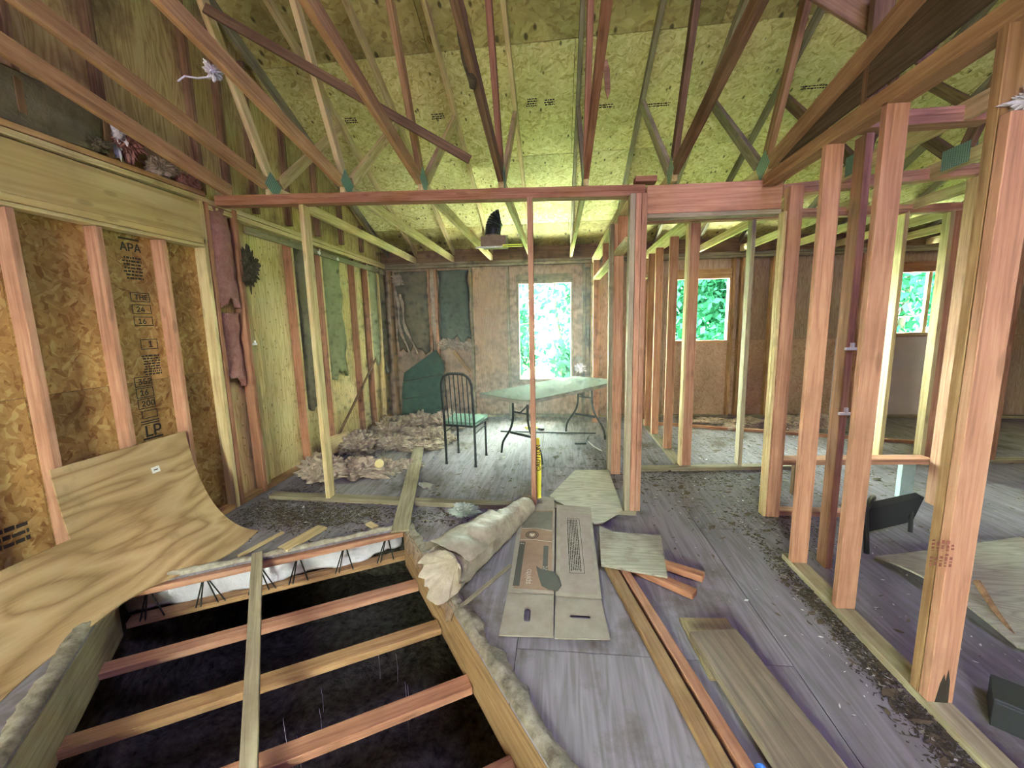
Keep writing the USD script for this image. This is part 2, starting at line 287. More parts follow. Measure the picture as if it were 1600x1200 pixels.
def tube(pts, r, sides=10, cap=True):
    p = A(pts, float); n = len(p); r = np.broadcast_to(r, (n,)); t = np.gradient(p, axis=0); t /= np.linalg.norm(t, axis=1, keepdims=True)
    a = np.cross(t[0], [0, 0, 1.0] if abs(t[0][2]) < 0.9 else [1.0, 0, 0]); a /= np.linalg.norm(a); V = []
    ang = np.arange(sides)*2*np.pi/sides
    for i in range(n):
        a = a-t[i]*(a@t[i]); a /= np.linalg.norm(a); b = np.cross(t[i], a)
        V.append(p[i]+r[i]*(np.cos(ang)[:, None]*a+np.sin(ang)[:, None]*b))
    V = np.vstack(V); Fc = []
    for i in range(n-1):
        for j in range(sides):
            q = [i*sides+j, i*sides+(j+1) % sides, (i+1)*sides+(j+1) % sides, (i+1)*sides+j]; Fc += [[q[0], q[1], q[2]], [q[0], q[2], q[3]]]
    if cap:
        V = np.vstack([V, p[0], p[-1]]); k = n*sides
        for j in range(sides): Fc += [[k, (j+1) % sides, j], [k+1, (n-1)*sides+j, (n-1)*sides+(j+1) % sides]]
    return trimesh.Trimesh(V, Fc, process=False)
def arc(pts, k=6):
    """Rounds the corners of a polyline."""
    p = [A(q, float) for q in pts]; out = [p[0]]
    for a, b, c in zip(p, p[1:], p[2:]):
        d = min(np.linalg.norm(a-b), np.linalg.norm(c-b))*0.42; s, e = b+unit(a-b)*d, b+unit(c-b)*d
        for i in range(k+1):
            u = i/k; out.append((1-u)**2*s+2*u*(1-u)*b+u*u*e)
    return A(out+[p[-1]])
def shell(P, t):
    """A sheet of thickness t over the grid of points P (n, m, 3)."""
    P = A(P, float); n, m = P.shape[:2]
    N = np.cross(np.gradient(P, axis=0), np.gradient(P, axis=1)); N /= np.linalg.norm(N, axis=2, keepdims=True)+1e-9
    V = np.vstack([P.reshape(-1, 3), (P-N*t).reshape(-1, 3)]); o = n*m; f = []
    for i in range(n-1):
        for j in range(m-1):
            a, b, c, d = i*m+j, i*m+j+1, (i+1)*m+j+1, (i+1)*m+j
            f += [[a, d, c], [a, c, b], [o+a, o+b, o+c], [o+a, o+c, o+d]]
    rim = [(0, j) for j in range(m)]+[(i, m-1) for i in range(1, n)]+[(n-1, j) for j in range(m-2, -1, -1)]+[(i, 0) for i in range(n-2, 0, -1)]
    ids = [i*m+j for i, j in rim]
    for a, b in zip(ids, ids[1:]+ids[:1]): f += [[a, b, o+b], [a, o+b, o+a]]
    return trimesh.Trimesh(V, f, process=False)
def lump(size, seed, amp=0.35, freq=2.4, sub_=4, floor=None, freq2=7.0, amp2=0.12):
    """A fluffy torn lump: an ellipsoid pushed about by noise, resting on z=0."""
    m = trimesh.creation.icosphere(subdivisions=sub_); v = m.vertices.copy(); s = A(size, float)
    p = v*s
    p = p/s.max()
    d = (meshkit.fbm(p*freq+seed*9.1, 2, seed)-0.5)*2*amp+(np.abs(meshkit.noise(p*freq2+seed*3.7, seed+5)-0.5)*4-1)*amp2*.75+(np.abs(meshkit.noise(p*freq2*2.3+seed*1.7, seed+6)-0.5)*4-1)*amp2*.3
    p = v*(1+d[:, None])*s
    if floor is not None: p[:, 2] = np.maximum(p[:, 2], floor)
    p[:, 2] -= p[:, 2].min()
    return trimesh.Trimesh(p, m.faces, process=False)
def batt(w, h, t, seed, amp=0.02, nx=10, ny=40):
    """A soft quilted insulation batt in local x (w), y (h), bulging to +z."""
    x, y = np.meshgrid(np.linspace(-w/2, w/2, nx), np.linspace(0, h, ny), indexing='ij')
    e = 1-(2*x/w)**4
    z = t*(0.45+0.55*e)+amp*(meshkit.fbm(np.stack([x*6, y*5, x*0+seed], -1), 3, seed)-0.5)*3
    x = x+0.025*(meshkit.fbm(np.stack([y*4, x*0+seed, x*0], -1), 3, seed+3)-0.5)*2*np.sign(x)
    rag = (meshkit.fbm(np.stack([x*9, x*0+seed, x*0], -1), 3, seed+9)-0.35)*min(.45, h*.3)
    y = y+rag*(1-y/h)**2
    P = np.stack([x, y, z], -1)
    return shell(P, t*0.6)
Z, X, Y = A([0, 0, 1.0]), A([1.0, 0, 0]), A([0, 1.0, 0])
def stud(parent, x, y, z0, z1, mat, along='y', label=None, name='stud', w=0.089, t=0.038, lean=(0, 0)):
    """A standing 2x4 centred at (x, y); its wide side lies along x or y."""
    return board(parent, name, (x, y, z0), (x+lean[0], y+lean[1], z1), w, t, X if along == 'x' else Y, mat, label=label)
TOP = 2.46
# ================================================================ the setting
# ---- floor: plywood subfloor with a stair opening turned to the walls
HU, HV = unit([1.45, 0.85, 0]), unit([0.581, -0.814, 0])
HA, HB = A([-2.60, 1.94, 0]), A([-1.17, 2.78, 0])
HC, HD = HB+HV*2.2, HA+HV*2.2
HOLE = Polygon([p[:2] for p in (HA, HB, HC, HD)])
floor = struct('floor')
xs = [-2.95, -1.43, -0.20, 1.01, 2.23, 3.45, 4.67, 5.89, 7.1]
for i in range(len(xs)-1):
    ys = [-3.3, -1.96, 0.48, 2.92, 5.36, 6.7] if i % 2 else [-3.3, -.74, 1.70, 4.14, 6.7]
    for a, b in zip(ys, ys[1:]):
        pl = sbox(xs[i]+.002, a+.002, xs[i+1]-.002, b-.002).difference(HOLE.buffer(0.001, join_style=2))
        if pl.area > .01:
            # the face grain runs along y: local x = world y
            q = shapely.affinity.rotate(shapely.affinity.translate(pl, -xs[i], -a), -90, origin=(0, 0))
            put(floor, 'subfloor_panel', slab(q, 0.018), PLY_FLOOR, frame(Y, -X), (xs[i], a, -0.018))
put(floor, 'underlay', slab(sbox(-2.95, -3.3, 7.1, 6.7).difference(HOLE.buffer(.03, join_style=2)), .004), FELT, None, (0, 0, -.026))
# ---- void under the opening
crawl = struct('crawl_space', label='dark void under the stair opening')
c0 = (HA+HC)/2
g = 48; gx, gy = np.meshgrid(np.linspace(-2.88, 1.3, g), np.linspace(-.9, 4.0, g), indexing='ij')
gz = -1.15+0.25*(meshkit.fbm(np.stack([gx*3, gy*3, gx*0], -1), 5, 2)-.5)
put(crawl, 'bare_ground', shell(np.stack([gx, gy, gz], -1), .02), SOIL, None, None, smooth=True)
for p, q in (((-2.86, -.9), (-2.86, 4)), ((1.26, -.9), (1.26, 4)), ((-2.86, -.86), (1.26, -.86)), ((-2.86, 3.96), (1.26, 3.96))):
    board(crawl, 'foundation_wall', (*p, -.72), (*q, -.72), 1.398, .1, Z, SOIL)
# rim of the opening: lower joists, rim boards, peeling flooring edge
rim = struct('stair_opening', label='stair opening in the floor with a peeling rim')
def along(p, q, off, z): return p+off+Z*z, q+off+Z*z
N1 = -HV  # outward of the far edge
board(rim, 'rim_chord', HA+N1*.02-Z*.045, HB+N1*.02-Z*.045, .089, .038, HV, PINK, label='pinkish top chord of the far rim')
board(rim, 'rim_board', HB+HU*.022-Z*.165, HC+HU*.022-Z*.165, .28, .038, Z, BROWN)
board(rim, 'rim_board', HA-HU*.022-Z*.165, HD-HU*.022-Z*.165, .28, .038, Z, GREYWOOD)
board(rim, 'bottom_chord', HA+N1*.10-Z*.28, HB+N1*.10+HU*.05-Z*.28, .089, .038, HV, BROWN)
def ragged(p, q, w, h, out, seed, n=90, base=0.0):
    L = np.linalg.norm(q-p); d = unit(q-p); s = np.linspace(0, 1, n); u = np.linspace(0, 1, 7)
    S, Uu = np.meshgrid(s, u, indexing='ij')
    nz = meshkit.fbm(np.stack([S*L*14, Uu*3, S*0+seed], -1), 4, seed)
    prof = np.sin(np.pi*Uu)**.6
    P = p+S[..., None]*L*d+(Uu[..., None]*w*(0.55+.9*nz[..., None]))*out+Z*(base+h*prof*(.4+1.1*nz))[..., None]
    return shell(P, .006)
put(rim, 'peeling_floor_edge', ragged(HA-HU*.02, HB, .045, .022, -HV, 1), PEEL, smooth=True)
put(rim, 'peeling_floor_edge', ragged(HB, HC, .085, .024, HU, 2), RIMWOOD, smooth=True)
put(rim, 'peeling_floor_edge', ragged(HD, HA, .085, .024, -HU, 3), RIMWOOD, smooth=True)
# torn strip of flooring that hangs down on the inside of the right rim
n = 60; s = np.linspace(.12, 1.05, n)[:, None]; w = np.linspace(0, 1, 6)[None]
nz = meshkit.fbm(np.stack([s*16+w*0, w*2+s*0, s*0+w*0], -1), 4, 11)
P = HB+(HV*s[..., None])+HU*(.012-0.03*w[..., None]*(0.5+nz[..., None]))-Z*(w*(.03+.10*nz))[..., None]+Z*.012
put(rim, 'torn_flooring_strip', shell(P, .004), mottled('torn_flooring', (0.13, 0.075, 0.045), (0.42, 0.30, 0.22), 14.0, bump=.8), smooth=True)
# webs of bent metal between the rim chords
for i, f in enumerate((.085, .255, .43, .575, .755, .93)):
    b0 = HA+HU*(f*1.66)+N1*.015
    wb = sub(rim, 'metal_web', b0-Z*.06)
    for k, dx in enumerate((-.075, -.05, .045, .085)[:4 if i in (1, 2) else 3]):
        put(wb, 'web_strut', tube([b0-Z*.062+HU*dx*.15, b0-Z*.268+HU*dx*1.0+N1*.04], .0045, 6), BLACKMETAL)
# insulation behind the far rim
m = batt(1.70, .22, .06, 5, amp=.03, nx=34, ny=12)
put(rim, 'insulation_batt', m, BATT_WHITE, frame(HU, Z), (HA+HB)/2+N1*.19-Z*.27, smooth=True, label='white insulation batt behind the rim webs')
# floor joists crossing the opening
for i, s in enumerate((.33, .79, 1.245, 1.70)):
    p = HA+HV*s-HU*.02; q = HB+HV*s+HU*.0
    board(rim, 'joist', p-Z*.275, q-Z*.275, .089, .040, HV, (PINK, BROWN, RED, RED)[i])

# ---- roof deck
SL = .447; RIDGE = -0.3
def zu(y): return 3.54+SL*(4.4-y)        # underside of the rafters
def zd(y): return 3.64+SL*(4.4-y)        # underside of the deck
ceiling = struct('ceiling')
sd = unit([0, -1, SL]); kx = math.sqrt(1+SL*SL)
yb = [7.15, 6.06, 4.97, 3.88, 2.79, 1.70, .61, RIDGE]
for r in range(len(yb)-1):
    off = (-.55, .62)[r % 2]; x0 = -2.95
    cuts = [x0]+[c for c in np.arange(x0+1.22+off, 7.0, 2.44)]+[7.2]
    for a, b in zip(cuts, cuts[1:]):
        h = (yb[r]-yb[r+1])*kx
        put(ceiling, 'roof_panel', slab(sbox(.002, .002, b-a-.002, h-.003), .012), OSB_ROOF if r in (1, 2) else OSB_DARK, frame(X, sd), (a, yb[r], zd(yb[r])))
zr = zd(RIDGE); sd2 = unit([0, -1, -SL])
for r in range(3):
    for a in np.arange(-2.95, 7, 2.44):
        put(ceiling, 'roof_panel', slab(sbox(.002, .002, 2.437, 1.19), .012), OSB_ROOF, frame(X, sd2), (a, RIDGE-r*1.09, zr-r*1.09*SL))
put(ceiling, 'roofing_felt', slab(sbox(0, 0, 10.3, (7.2-RIDGE)*kx), .004), FELT, frame(X, sd), A([-3.0, 7.2, zd(7.2)])+unit([0, SL, 1])*.0135)
put(ceiling, 'roofing_felt', slab(sbox(0, 0, 10.3, 3.4*kx), .004), FELT, frame(X, sd2), A([-3.0, RIDGE, zr+.016]))
# printed grade marks on the deck
def marks(w, rows, rh, seed, word=(.008, .03)):
    r = np.random.default_rng(seed); bx = []
    for i in range(rows):
        x = r.uniform(0, .02)
        while x < w:
            l = r.uniform(*word); bx.append(sbox(x, -i*rh, min(x+l, w), -i*rh+rh*r.uniform(.45, .65))); x += l+.006
    return slab(shapely.union_all(bx), .0006)
for (x, y, w, rows, sdv) in ((-2.2, 4.42, .14, 3, 1), (-1.28, 4.45, .14, 3, 2), (-.30, 4.40, .11, 4, 3), (-.13, 4.40, .11, 3, 4), (.35, 4.47, .2, 2, 5), (.82, 4.50, .28, 2, 6), (2.25, 4.45, .3, 2, 7)):
    put(ceiling, 'printed_mark', marks(w, rows, .024, sdv), INK, frame(X, -sd), (x, y, zd(y)-.0150), label='dark printed grade mark on the roof board')

# ---- left wall
WX = -2.72
wl = struct('wall_left')
OX = WX-.089
# sheathing near: strand board with a level joint at 1.16
for a, b in ((-3.2, -1.9), (-1.9, -.6), (-.6, .62), (.62, 1.84), (1.84, 3.06)):
    for z0, z1 in ((0, 1.165), (1.168, 2.2)):
        panel(wl, 'sheathing_panel', sbox(a+.0015, z0, b-.0015, z1), (OX-.012, 0, 0), Y, Z, .012, OSB_WALL)
# sheathing far: plywood sheets
for a, b in ((3.06, 3.62), (3.62, 4.62), (4.62, 5.5), (5.5, 6.55)):
    panel(wl, 'sheathing_panel', sbox(0, 0, TOP, b-a-.003), (OX-.012, b, 0), Z, -Y, .012, PLY_WALL)
for y in (.60, 1.02, 1.45, 1.865, 2.27, 2.68):
    stud(wl, WX-.0445, y, .038, 2.13, PINK, 'x')
board(wl, 'bottom_plate', (WX-.0445, -.6, .019), (WX-.0445, 3.0, .019), .089, .038, X, BROWN)
# header over the old opening and the plates that frame it
board(wl, 'header', (WX-.03, -.6, 2.335), (WX-.03, 3.06, 2.335), .27, .06, Z, LVL, label='deep pale header board over the closed-up opening')
board(wl, 'header_strip', (WX-.035, -.6, 2.49), (WX-.035, 3.10, 2.505), .035, .085, Z, PALE)
board(wl, 'header_strip', (WX-.05, -.6, 2.535), (WX-.05, 3.10, 2.55), .035, .085, Z, BROWN)
board(wl, 'header_plate', (WX-.0445, -.6, 2.176), (WX-.0445, 3.04, 2.182), .038, .089, Z, LVL)
board(wl, 'header_plate', (WX-.0445, -.6, 2.145), (WX-.0445, 3.04, 2.147), .022, .089, Z, PALE)
stud(wl, WX-.0445, 3.035, .0, 2.50, PALE, 'x', label='pale stud at the end of the header')
stud(wl, WX-.0445, 3.085, .0, 2.50, RED, 'x')
stud(wl, WX-.03, 3.36, .0, 2.50, RED, 'x')
stud(wl, WX-.0445, 3.455, .038, 2.42, PALE, 'y', w=.05)
for y, m_ in ((4.10, RED), (4.62, RED), (5.42, RED), (5.80, RED), (6.16, PALE)):
    stud(wl, WX-.0445, y, .038, 2.40, m_, 'x', lean=(0, .0))
    board(wl, 'stud_edge', (WX+.001, y+.004, .04), (WX+.001, y+.004, 2.40), .030, .004, Y, PALE)
board(wl, 'bottom_plate', (WX-.0445, 3.1, .019), (WX-.0445, 6.4, .019), .089, .038, X, BROWN)
board(wl, 'top_plate', (WX-.0445, 3.1, 2.50), (WX-.0445, 6.45, 2.455), .089, .038, X, PALE)
board(wl, 'top_plate', (WX-.0445, 3.1, 2.455), (WX-.0445, 6.45, 2.415), .089, .038, X, PALE)
board(wl, 'ledger', (WX+.012, 3.45, 2.36), (WX+.012, 6.4, 2.325), .06, .022, Z, GREYWOOD)
board(wl, 'brace', (WX+.012, 4.55, .10), (WX+.012, 5.85, 1.02), .03, .02, Z, DARK, label='thin dark diagonal brace across the studs')
# gable above the wall
def gable_poly(a, b):
    h = lambda y: zd(y) if y >= RIDGE else zd(RIDGE)-SL*(RIDGE-y)
    return Polygon([(a, TOP-.1 if a < 1.3 else TOP+.005), (b, TOP-.1 if a < 1.3 else TOP+.005), (b, h(b)), (a, h(a))])
for a, b in ((-3.2, -.3), (-.3, 1.3), (1.3, 2.45), (2.45, 3.13), (3.13, 3.42), (3.42, 3.72), (3.72, 4.45), (4.45, 5.3), (5.3, 6.5)):
    P_ = gable_poly(a+.002, b-.002); q = shapely.affinity.affine_transform(P_, [0, 1, -1, 0, 0, 0])
    put(wl, 'gable_panel', slab(q, .012), PLY_GABLE, frame(Z, -Y), (OX-.012, 0, 0))
for y in (1.25, 1.65, 2.02, 2.44, 3.12, 3.40, 3.72, 4.20, 4.72, 5.25, 5.8):
    stud(wl, OX+.03, y, TOP+.1, zu(y), DARK, 'x', w=.06, name='gable_stud')
# insulation that still hangs in the bays
def bay(parent, name, y, z0, h, w, mat, seed, t=.05, x=OX+.006, label=None, amp=.02):
    return put(parent, name, batt(w, h, t, seed, amp), mat, frame(Y, Z), (x, y, z0), smooth=True, label=label)
bay(wl, 'insulation_batt', 3.22, 1.62, .86, .26, BATT_PINK, 3, .085, label='pink insulation batt beside the header')
bay(wl, 'insulation_batt', 3.22, 1.02, .62, .22, BATT_PINK, 4, .07, label='torn pink insulation batt sagging below the dark clump')
bay(wl, 'insulation_batt', 4.34, .62, 1.76, .32, KRAFT, 5, .07, label='dark insulation batt')
bay(wl, 'insulation_batt', 4.90, .88, 1.50, .44, KRAFT_GREEN, 6, .07, label='green grey paper faced insulation batt')
bay(wl, 'insulation_batt', 5.99, .95, 1.45, .32, KRAFT_GREEN, 7, .07)
bay(wl, 'insulation_batt', 6.33, .75, 1.62, .24, KRAFT, 8, .08)
bay(wl, 'insulation_batt', 2.05, 2.56, .28, .86, KRAFT, 9, .06, label='grey brown paper faced batt above the header')
bay(wl, 'insulation_batt', 1.72, 2.56, .24, .2, BATT_PINK, 10, .08)
put(wl, 'insulation_tuft', lump((.06, .09, .17), 3, .6, 2.4, 5, amp2=.4), BATT_DARK, None, (WX+.03, 3.43, 1.80), smooth=True, label='dark matted insulation clump hanging from the stud')
for i, (y, z, s, hh) in enumerate(((2.56, 2.57, .10, .12), (2.78, 2.565, .13, .06), (2.98, 2.56, .12, .05), (2.36, 2.57, .09, .05), (2.50, 2.57, .04, .15))):
    put(wl, 'insulation_tuft', lump((.06, s, hh), 20+i, .5, 2.2, 5, amp2=.3), (BATT_PINK, BATT, BATT_PINK, KRAFT, BATT_WHITE)[i], None, (WX-.05, y, z), smooth=True)
# lettering stamped on the strand board
def ink(parent, mesh, y, z, mat=INK, label=None): return put(parent, 'printed_mark', mesh, mat, frame(Y, Z), (OX+.0004, y, z), label=label)
def ring(w, h, t): return slab(sbox(0, 0, w, h).difference(sbox(t, t, w-t, h-t)), .0006)
txt = lambda s, h, b=True: meshkit.text_mesh(s, h, .0006, b)
ink(wl, txt('APA', .05), 2.45, 2.03, label='APA stamp on the strand board')
ink(wl, marks(.13, 7, .022, 31), 2.45, 1.98); ink(wl, slab(sbox(0, 0, .13, .012), .0006), 2.45, 2.10)
for i, z in enumerate((1.70, 1.62, 1.54)):
    ink(wl, ring(.13, .062, .005), 2.47, z); ink(wl, txt(('THE', '24', '16')[i], .034), 2.495, z+.014)
ink(wl, ring(.12, .07, .005), 2.49, 1.38); ink(wl, txt('1', .04), 2.54, 1.395)
ink(wl, marks(.13, 8, .018, 32), 2.48, 1.33)
for i, z in enumerate((1.13, 1.055, .98)):
    ink(wl, ring(.12, .068, .005), 2.41, z); ink(wl, txt(('352', '16', '200')[i], .036), 2.432, z+.016)
ink(wl, ring(.11, .055, .005), 2.425, .91)
ink(wl, slab(shapely.union_all([sbox(0, 0, .13, .007), sbox(0, .016, .13, .023)]), .0006), 2.41, .872)
ink(wl, txt('LP', .075), 2.425, .785, label='LP stamp on the strand board')
ink(wl, slab(sbox(0, 0, .14, .012), .0006), 2.41, .765)
# left wall, foot of the first bay
ink(wl, marks(.2, 3, .04, 33, (.03, .06)), 1.55, .5)

for sgn, xx in ((-1, OX-.018), (1, 7.066)):
    pw = Polygon([(-3.25, -.02), (6.6, -.02), (6.6, zd(6.6)-.005), (RIDGE, zd(RIDGE)-.005), (-3.25, zd(RIDGE)-SL*(RIDGE+3.25)*-1-.01-2*SL*(3.25+RIDGE))])
    panel(wl if sgn < 0 else wl, 'house_wrap', pw, (xx, 0, 0), Y, Z, .003, FELT)
# ---- back wall
BY = 6.45
wb = struct('wall_back')
WIN = [(-.60, .20, .62, 2.10), (1.74, 2.50, 1.185, 2.085), (4.66, 5.40, 1.245, 2.085)]
holes = shapely.union_all([sbox(a, c, b, d) for a, b, c, d in WIN])
sheets = [(-2.83, -1.36, PLY_PINK), (-1.36, -.62, PLY_PINK), (-.62, .62, PLY_PINK), (.62, 1.62, PLY_PINK), (1.62, 2.84, PLY_PINK), (2.84, 4.06, PLY_PINK), (4.06, 5.6, PLY_PINK), (5.6, 7.1, PLY_PINK)]
for a, b, mt in sheets:
    for z0, z1, m2 in (((1.185, TOP, mt), (0, 1.182, CHIPBOARD if 1.6 < a < 4 else GREYPANEL if 4 <= a < 5 else mt)) if a > 1.5 else ((0, TOP, mt),)):
        P_ = sbox(a+.0015, z0, b-.0015, z1).difference(holes)
        q = shapely.affinity.affine_transform(P_, [0, 1, -1, 0, 0, 0])
        put(wb, 'sheathing_panel', slab(q, .012), m2, np.stack([Z, -X, Y], 1), (0, BY+.089, 0))
put(wb, 'house_wrap', slab(shapely.affinity.affine_transform(sbox(-2.84, -.02, 7.1, 2.5).difference(holes), [0, 1, -1, 0, 0, 0]), .003), FELT, np.stack([Z, -X, Y], 1), (0, BY+.102, 0))
for x, mt in ((-2.66, BROWN), (-2.03, PINK), (-1.92, PINK), (-1.355, GREYWOOD), (-.77, GREYWOOD), (.40, GREYWOOD), (.52, GREYWOOD), (.95, BROWN), (1.52, BROWN), (2.68, BROWN), (2.56, BROWN), (3.1, BROWN), (3.7, BROWN), (4.3, PINK), (5.5, BROWN), (6.1, RED), (6.7, BROWN)):
    stud(wb, x, BY+.0445, .038, 2.37, mt, 'y')
board(wb, 'bottom_plate', (-2.7, BY+.0445, .019), (7.0, BY+.0445, .019), .089, .038, Y, GREYWOOD)
board(wb, 'top_plate', (-2.75, BY+.0445, 2.455), (7.0, BY+.0445, 2.42), .089, .038, Y, GREYWOOD)
board(wb, 'top_plate', (-2.75, BY+.0445, 2.412), (7.0, BY+.0445, 2.378), .089, .038, Y, GREYWOOD)
board(wb, 'frieze_board', (-2.83, BY+.10, 2.59), (7.1, BY+.10, 2.56), .25, .014, Z, DARK)
for i, (a, b, c, d) in enumerate(WIN):
    wn = struct('window', ((a+b)/2, BY+.0445, c)) if False else G(numbered('/World', f'window_{i+1}'), ((a+b)/2, BY+.0445, c))
    xf = UsdGeom.Xform.Define(stage, wn.path); xf.AddTranslateOp().Set(Gf.Vec3d(*map(float, wn.base))); data(xf.GetPrim(), kind='structure', label=('tall', 'square', 'far right')[i]+' open window hole in the back wall')
    mt = (GREYWOOD, BROWN, PALE)[i]
    board(wn, 'sill', (a-.03, BY+.044, c-.019), (b+.03, BY+.044, c-.019), .089, .036, Y, mt)
    board(wn, 'head', (a-.03, BY+.044, d+.07), (b+.03, BY+.044, d+.07), .14, .088, Z, RED if i == 2 else mt)
    for xx in (a-.019, b+.019):
        board(wn, 'jamb', (xx, BY+.044, c), (xx, BY+.044, d), .089, .036, Y, mt)
    if i == 2: board(wn, 'jamb', (5.17, BY+.05, c), (5.17, BY+.05, d), .05, .05, Y, PALE, label='pale upright inside the window')
def bbay(x, z0, h, w, mat, seed, t=.06, label=None):
    put(wb, 'insulation_batt', batt(w, h, t, seed, .022), mat, np.stack([X, Z, -Y], 1), (x, BY+.085, z0), smooth=True, label=label)
bbay(-2.33, 1.05, 1.30, .54, KRAFT, 21, .07, label='dark grey insulation batt in the corner bay')
bbay(-1.64, 1.18, 1.17, .50, mottled('blue_grey_kraft', (0.085, 0.10, 0.085), (0.14, 0.16, 0.14), 6.0, bump=.9, dist=.02), 22, .07, label='blue grey insulation batt')
bbay(-1.975, .1, 2.26, .09, BATT, 23, .07, label='strip of pinkish insulation between two studs')
bbay(.46, .62, 1.7, .10, KRAFT, 24, .05)
for i, (x, z, s) in enumerate(((-1.84, 1.08, .09), (-1.70, 1.10, .08), (-1.55, 1.08, .07), (-1.42, 1.06, .08), (-2.53, 2.12, .10), (.34, .70, .08), (.32, .86, .05))):
    put(wb, 'insulation_tuft', lump((s*1.1, .04, s), 40+i, .6, 2.4, 4, amp2=.4), BATT_WHITE if i == 5 else BATT, None, (x, BY+.02, z), smooth=True)
for x0, z0, x1, z1 in ((-2.57, 2.05, -2.40, 1.0), (-2.50, 2.0, -2.28, 1.05)):
    s = np.linspace(0, 1, 14); pts = np.stack([x0+(x1-x0)*s**1.6+.02*np.sin(s*9), BY-.03+.02*np.sin(s*7), z0+(z1-z0)*s], 1)
    put(wb, 'torn_batt_edge', tube(pts, .022+.01*np.sin(s*13), 8), BATT, smooth=True)
board(wb, 'loose_lath', (-1.66, BY-.012, 1.08), (-1.40, BY-.012, .74), .05, .02, X, BROWN)
# ---- rear wall behind the photographer, with the wide opening he came in by
wq = struct('wall_rear')
for a, b, c, d in ((-2.83, -1.1, 0, 4.5), (-1.1, -.6, 2.0, 4.5), (-1.1, -.6, 0, 1.0), (-.6, 3.0, 0, 4.5), (3.0, 5.0, 0, 4.5), (5.0, 7.1, 0, 4.5)):
    put(wq, 'sheathing_panel', slab(sbox(a, c, b-.003, d), .012), OSB_WALL, np.stack([X, Z, -Y], 1), (0, -3.2, 0))
# ---- right-hand outside wall, far off behind the framing
wr = struct('wall_right')
for a, b in ((-3.2, -1.2), (-1.2, 1.2), (1.2, 2.42), (2.42, 3.64), (3.64, 4.86), (4.86, 6.08), (6.08, 6.54)):
    panel(wr, 'sheathing_panel', sbox(a+.0015, 0, b-.0015, TOP), (7.05, 0, 0), Y, Z, .012, CHIPBOARD)
for a, b in ((-3.2, -.3), (-.3, 1.3), (1.3, 2.6), (2.6, 3.9), (3.9, 5.2), (5.2, 6.54)):
    h_ = lambda y: zd(y) if y >= RIDGE else zd(RIDGE)-SL*(RIDGE-y)
    panel(wr, 'gable_panel', Polygon([(a+.0015, TOP+.003), (b-.0015, TOP+.003), (b-.0015, h_(b)), (a+.0015, h_(a))]), (7.05, 0, 0), Y, Z, .012, PLY_GABLE)
for y in np.arange(1.4, 6.4, .61): stud(wr, 7.0, y, .038, 2.4, BROWN, 'x')
# ================================================================ stud partitions
def plates(parent, name, p, q, z0, z1, n, mat, w=.089, side=None):
    d = unit(A(q)-A(p)); sdv = np.cross(Z, d)
    for i in range(n):
        board(parent, name, (*p, z0+.038*i), (*q, z1+.038*i), w, .0375, sdv, mat)
# partition straight ahead
wm = struct('wall_middle', label='open stud partition straight ahead')
plates(wm, 'top_plate', (-2.70, 3.19), (.62, 3.19), 2.497, 2.392, 2, RED)
board(wm, 'bottom_plate', (-2.56, 3.235, .019), (.60, 3.13, .019), .089, .038, Y, GREYWOOD)
stud(wm, -1.985, 3.205, .038, 2.455, PALE, 'y', label='pale stud left of the chair')
stud(wm, -.197, 3.15, .038, 2.40, PINK, 'y', label='reddish stud standing in front of the table')
for x, mt in ((.525, GREYWOOD), (.565, PINK), (.605, PINK)):
    stud(wm, x, 3.125, .04, 2.375, mt, 'y')
board(wm, 'plate_block', (.55, 3.19, 2.49), (.70, 3.19, 2.485), .089, .038, Y, RED)
board(wm, 'header', (.63, 3.165, 2.345), (1.53, 3.165, 2.335), .19, .038, Z, PINK, label='deep pinkish header board over the passage')
board(wm, 'header', (.63, 3.21, 2.345), (1.53, 3.21, 2.335), .19, .038, Z, PINK)
board(wm, 'header_plate', (.63, 3.185, 2.232), (1.53, 3.185, 2.222), .089, .03, Y, GREYWOOD)
for y in (3.145, 3.185):
    stud(wm, 1.615, y, .0, 2.38, PINK, 'x')
for y in (3.15, 3.19):
    board(wm, 'stud', (1.555, y, 0), (1.555, y, 2.22), .036, .02, Y, PALE, label='pale trimmer under the header')
# wall with a doorway at the right of the table room
wd = struct('wall_doorway', label='partition with a doorway to the right of the table')
plates(wd, 'top_plate', (.555, 3.24), (.555, 6.4), 2.395, 2.385, 2, PALE)
board(wd, 'door_head', (.555, 3.3, 2.11), (.555, 6.15, 2.11), .089, .038, X, PALE)
stud(wd, .495, 4.0, .0, 2.37, GREYWOOD, 'y'); stud(wd, .56, 3.985, .0, 2.37, PINK, 'x'); stud(wd, .56, 4.03, .0, 2.37, PINK, 'x')
stud(wd, .555, 6.13, .0, 2.37, PINK, 'x'); board(wd, 'cripple', (.555, 3.7, 2.13), (.555, 3.7, 2.37), .089, .038, X, RED)
board(wd, 'cripple', (.555, 4.9, 2.13), (.555, 4.9, 2.37), .089, .038, X, RED)
# row of studs beyond the passage
wi = struct('wall_inner', label='row of studs running back beyond the passage')
plates(wi, 'bottom_plate', (1.245, 4.24), (1.245, 6.4), .019, .019, 1, GREYWOOD)
plates(wi, 'top_plate', (1.245, 4.24), (1.245, 6.4), 2.40, 2.385, 2, PALE)
for y in (4.73, 5.37, 5.78, 6.2): stud(wi, 1.245, y, .038, 2.38, PINK, 'x')
board(wi, 'blocking', (1.2, 5.82, 2.09), (1.2, 6.4, 2.08), .089, .038, X, PALE)
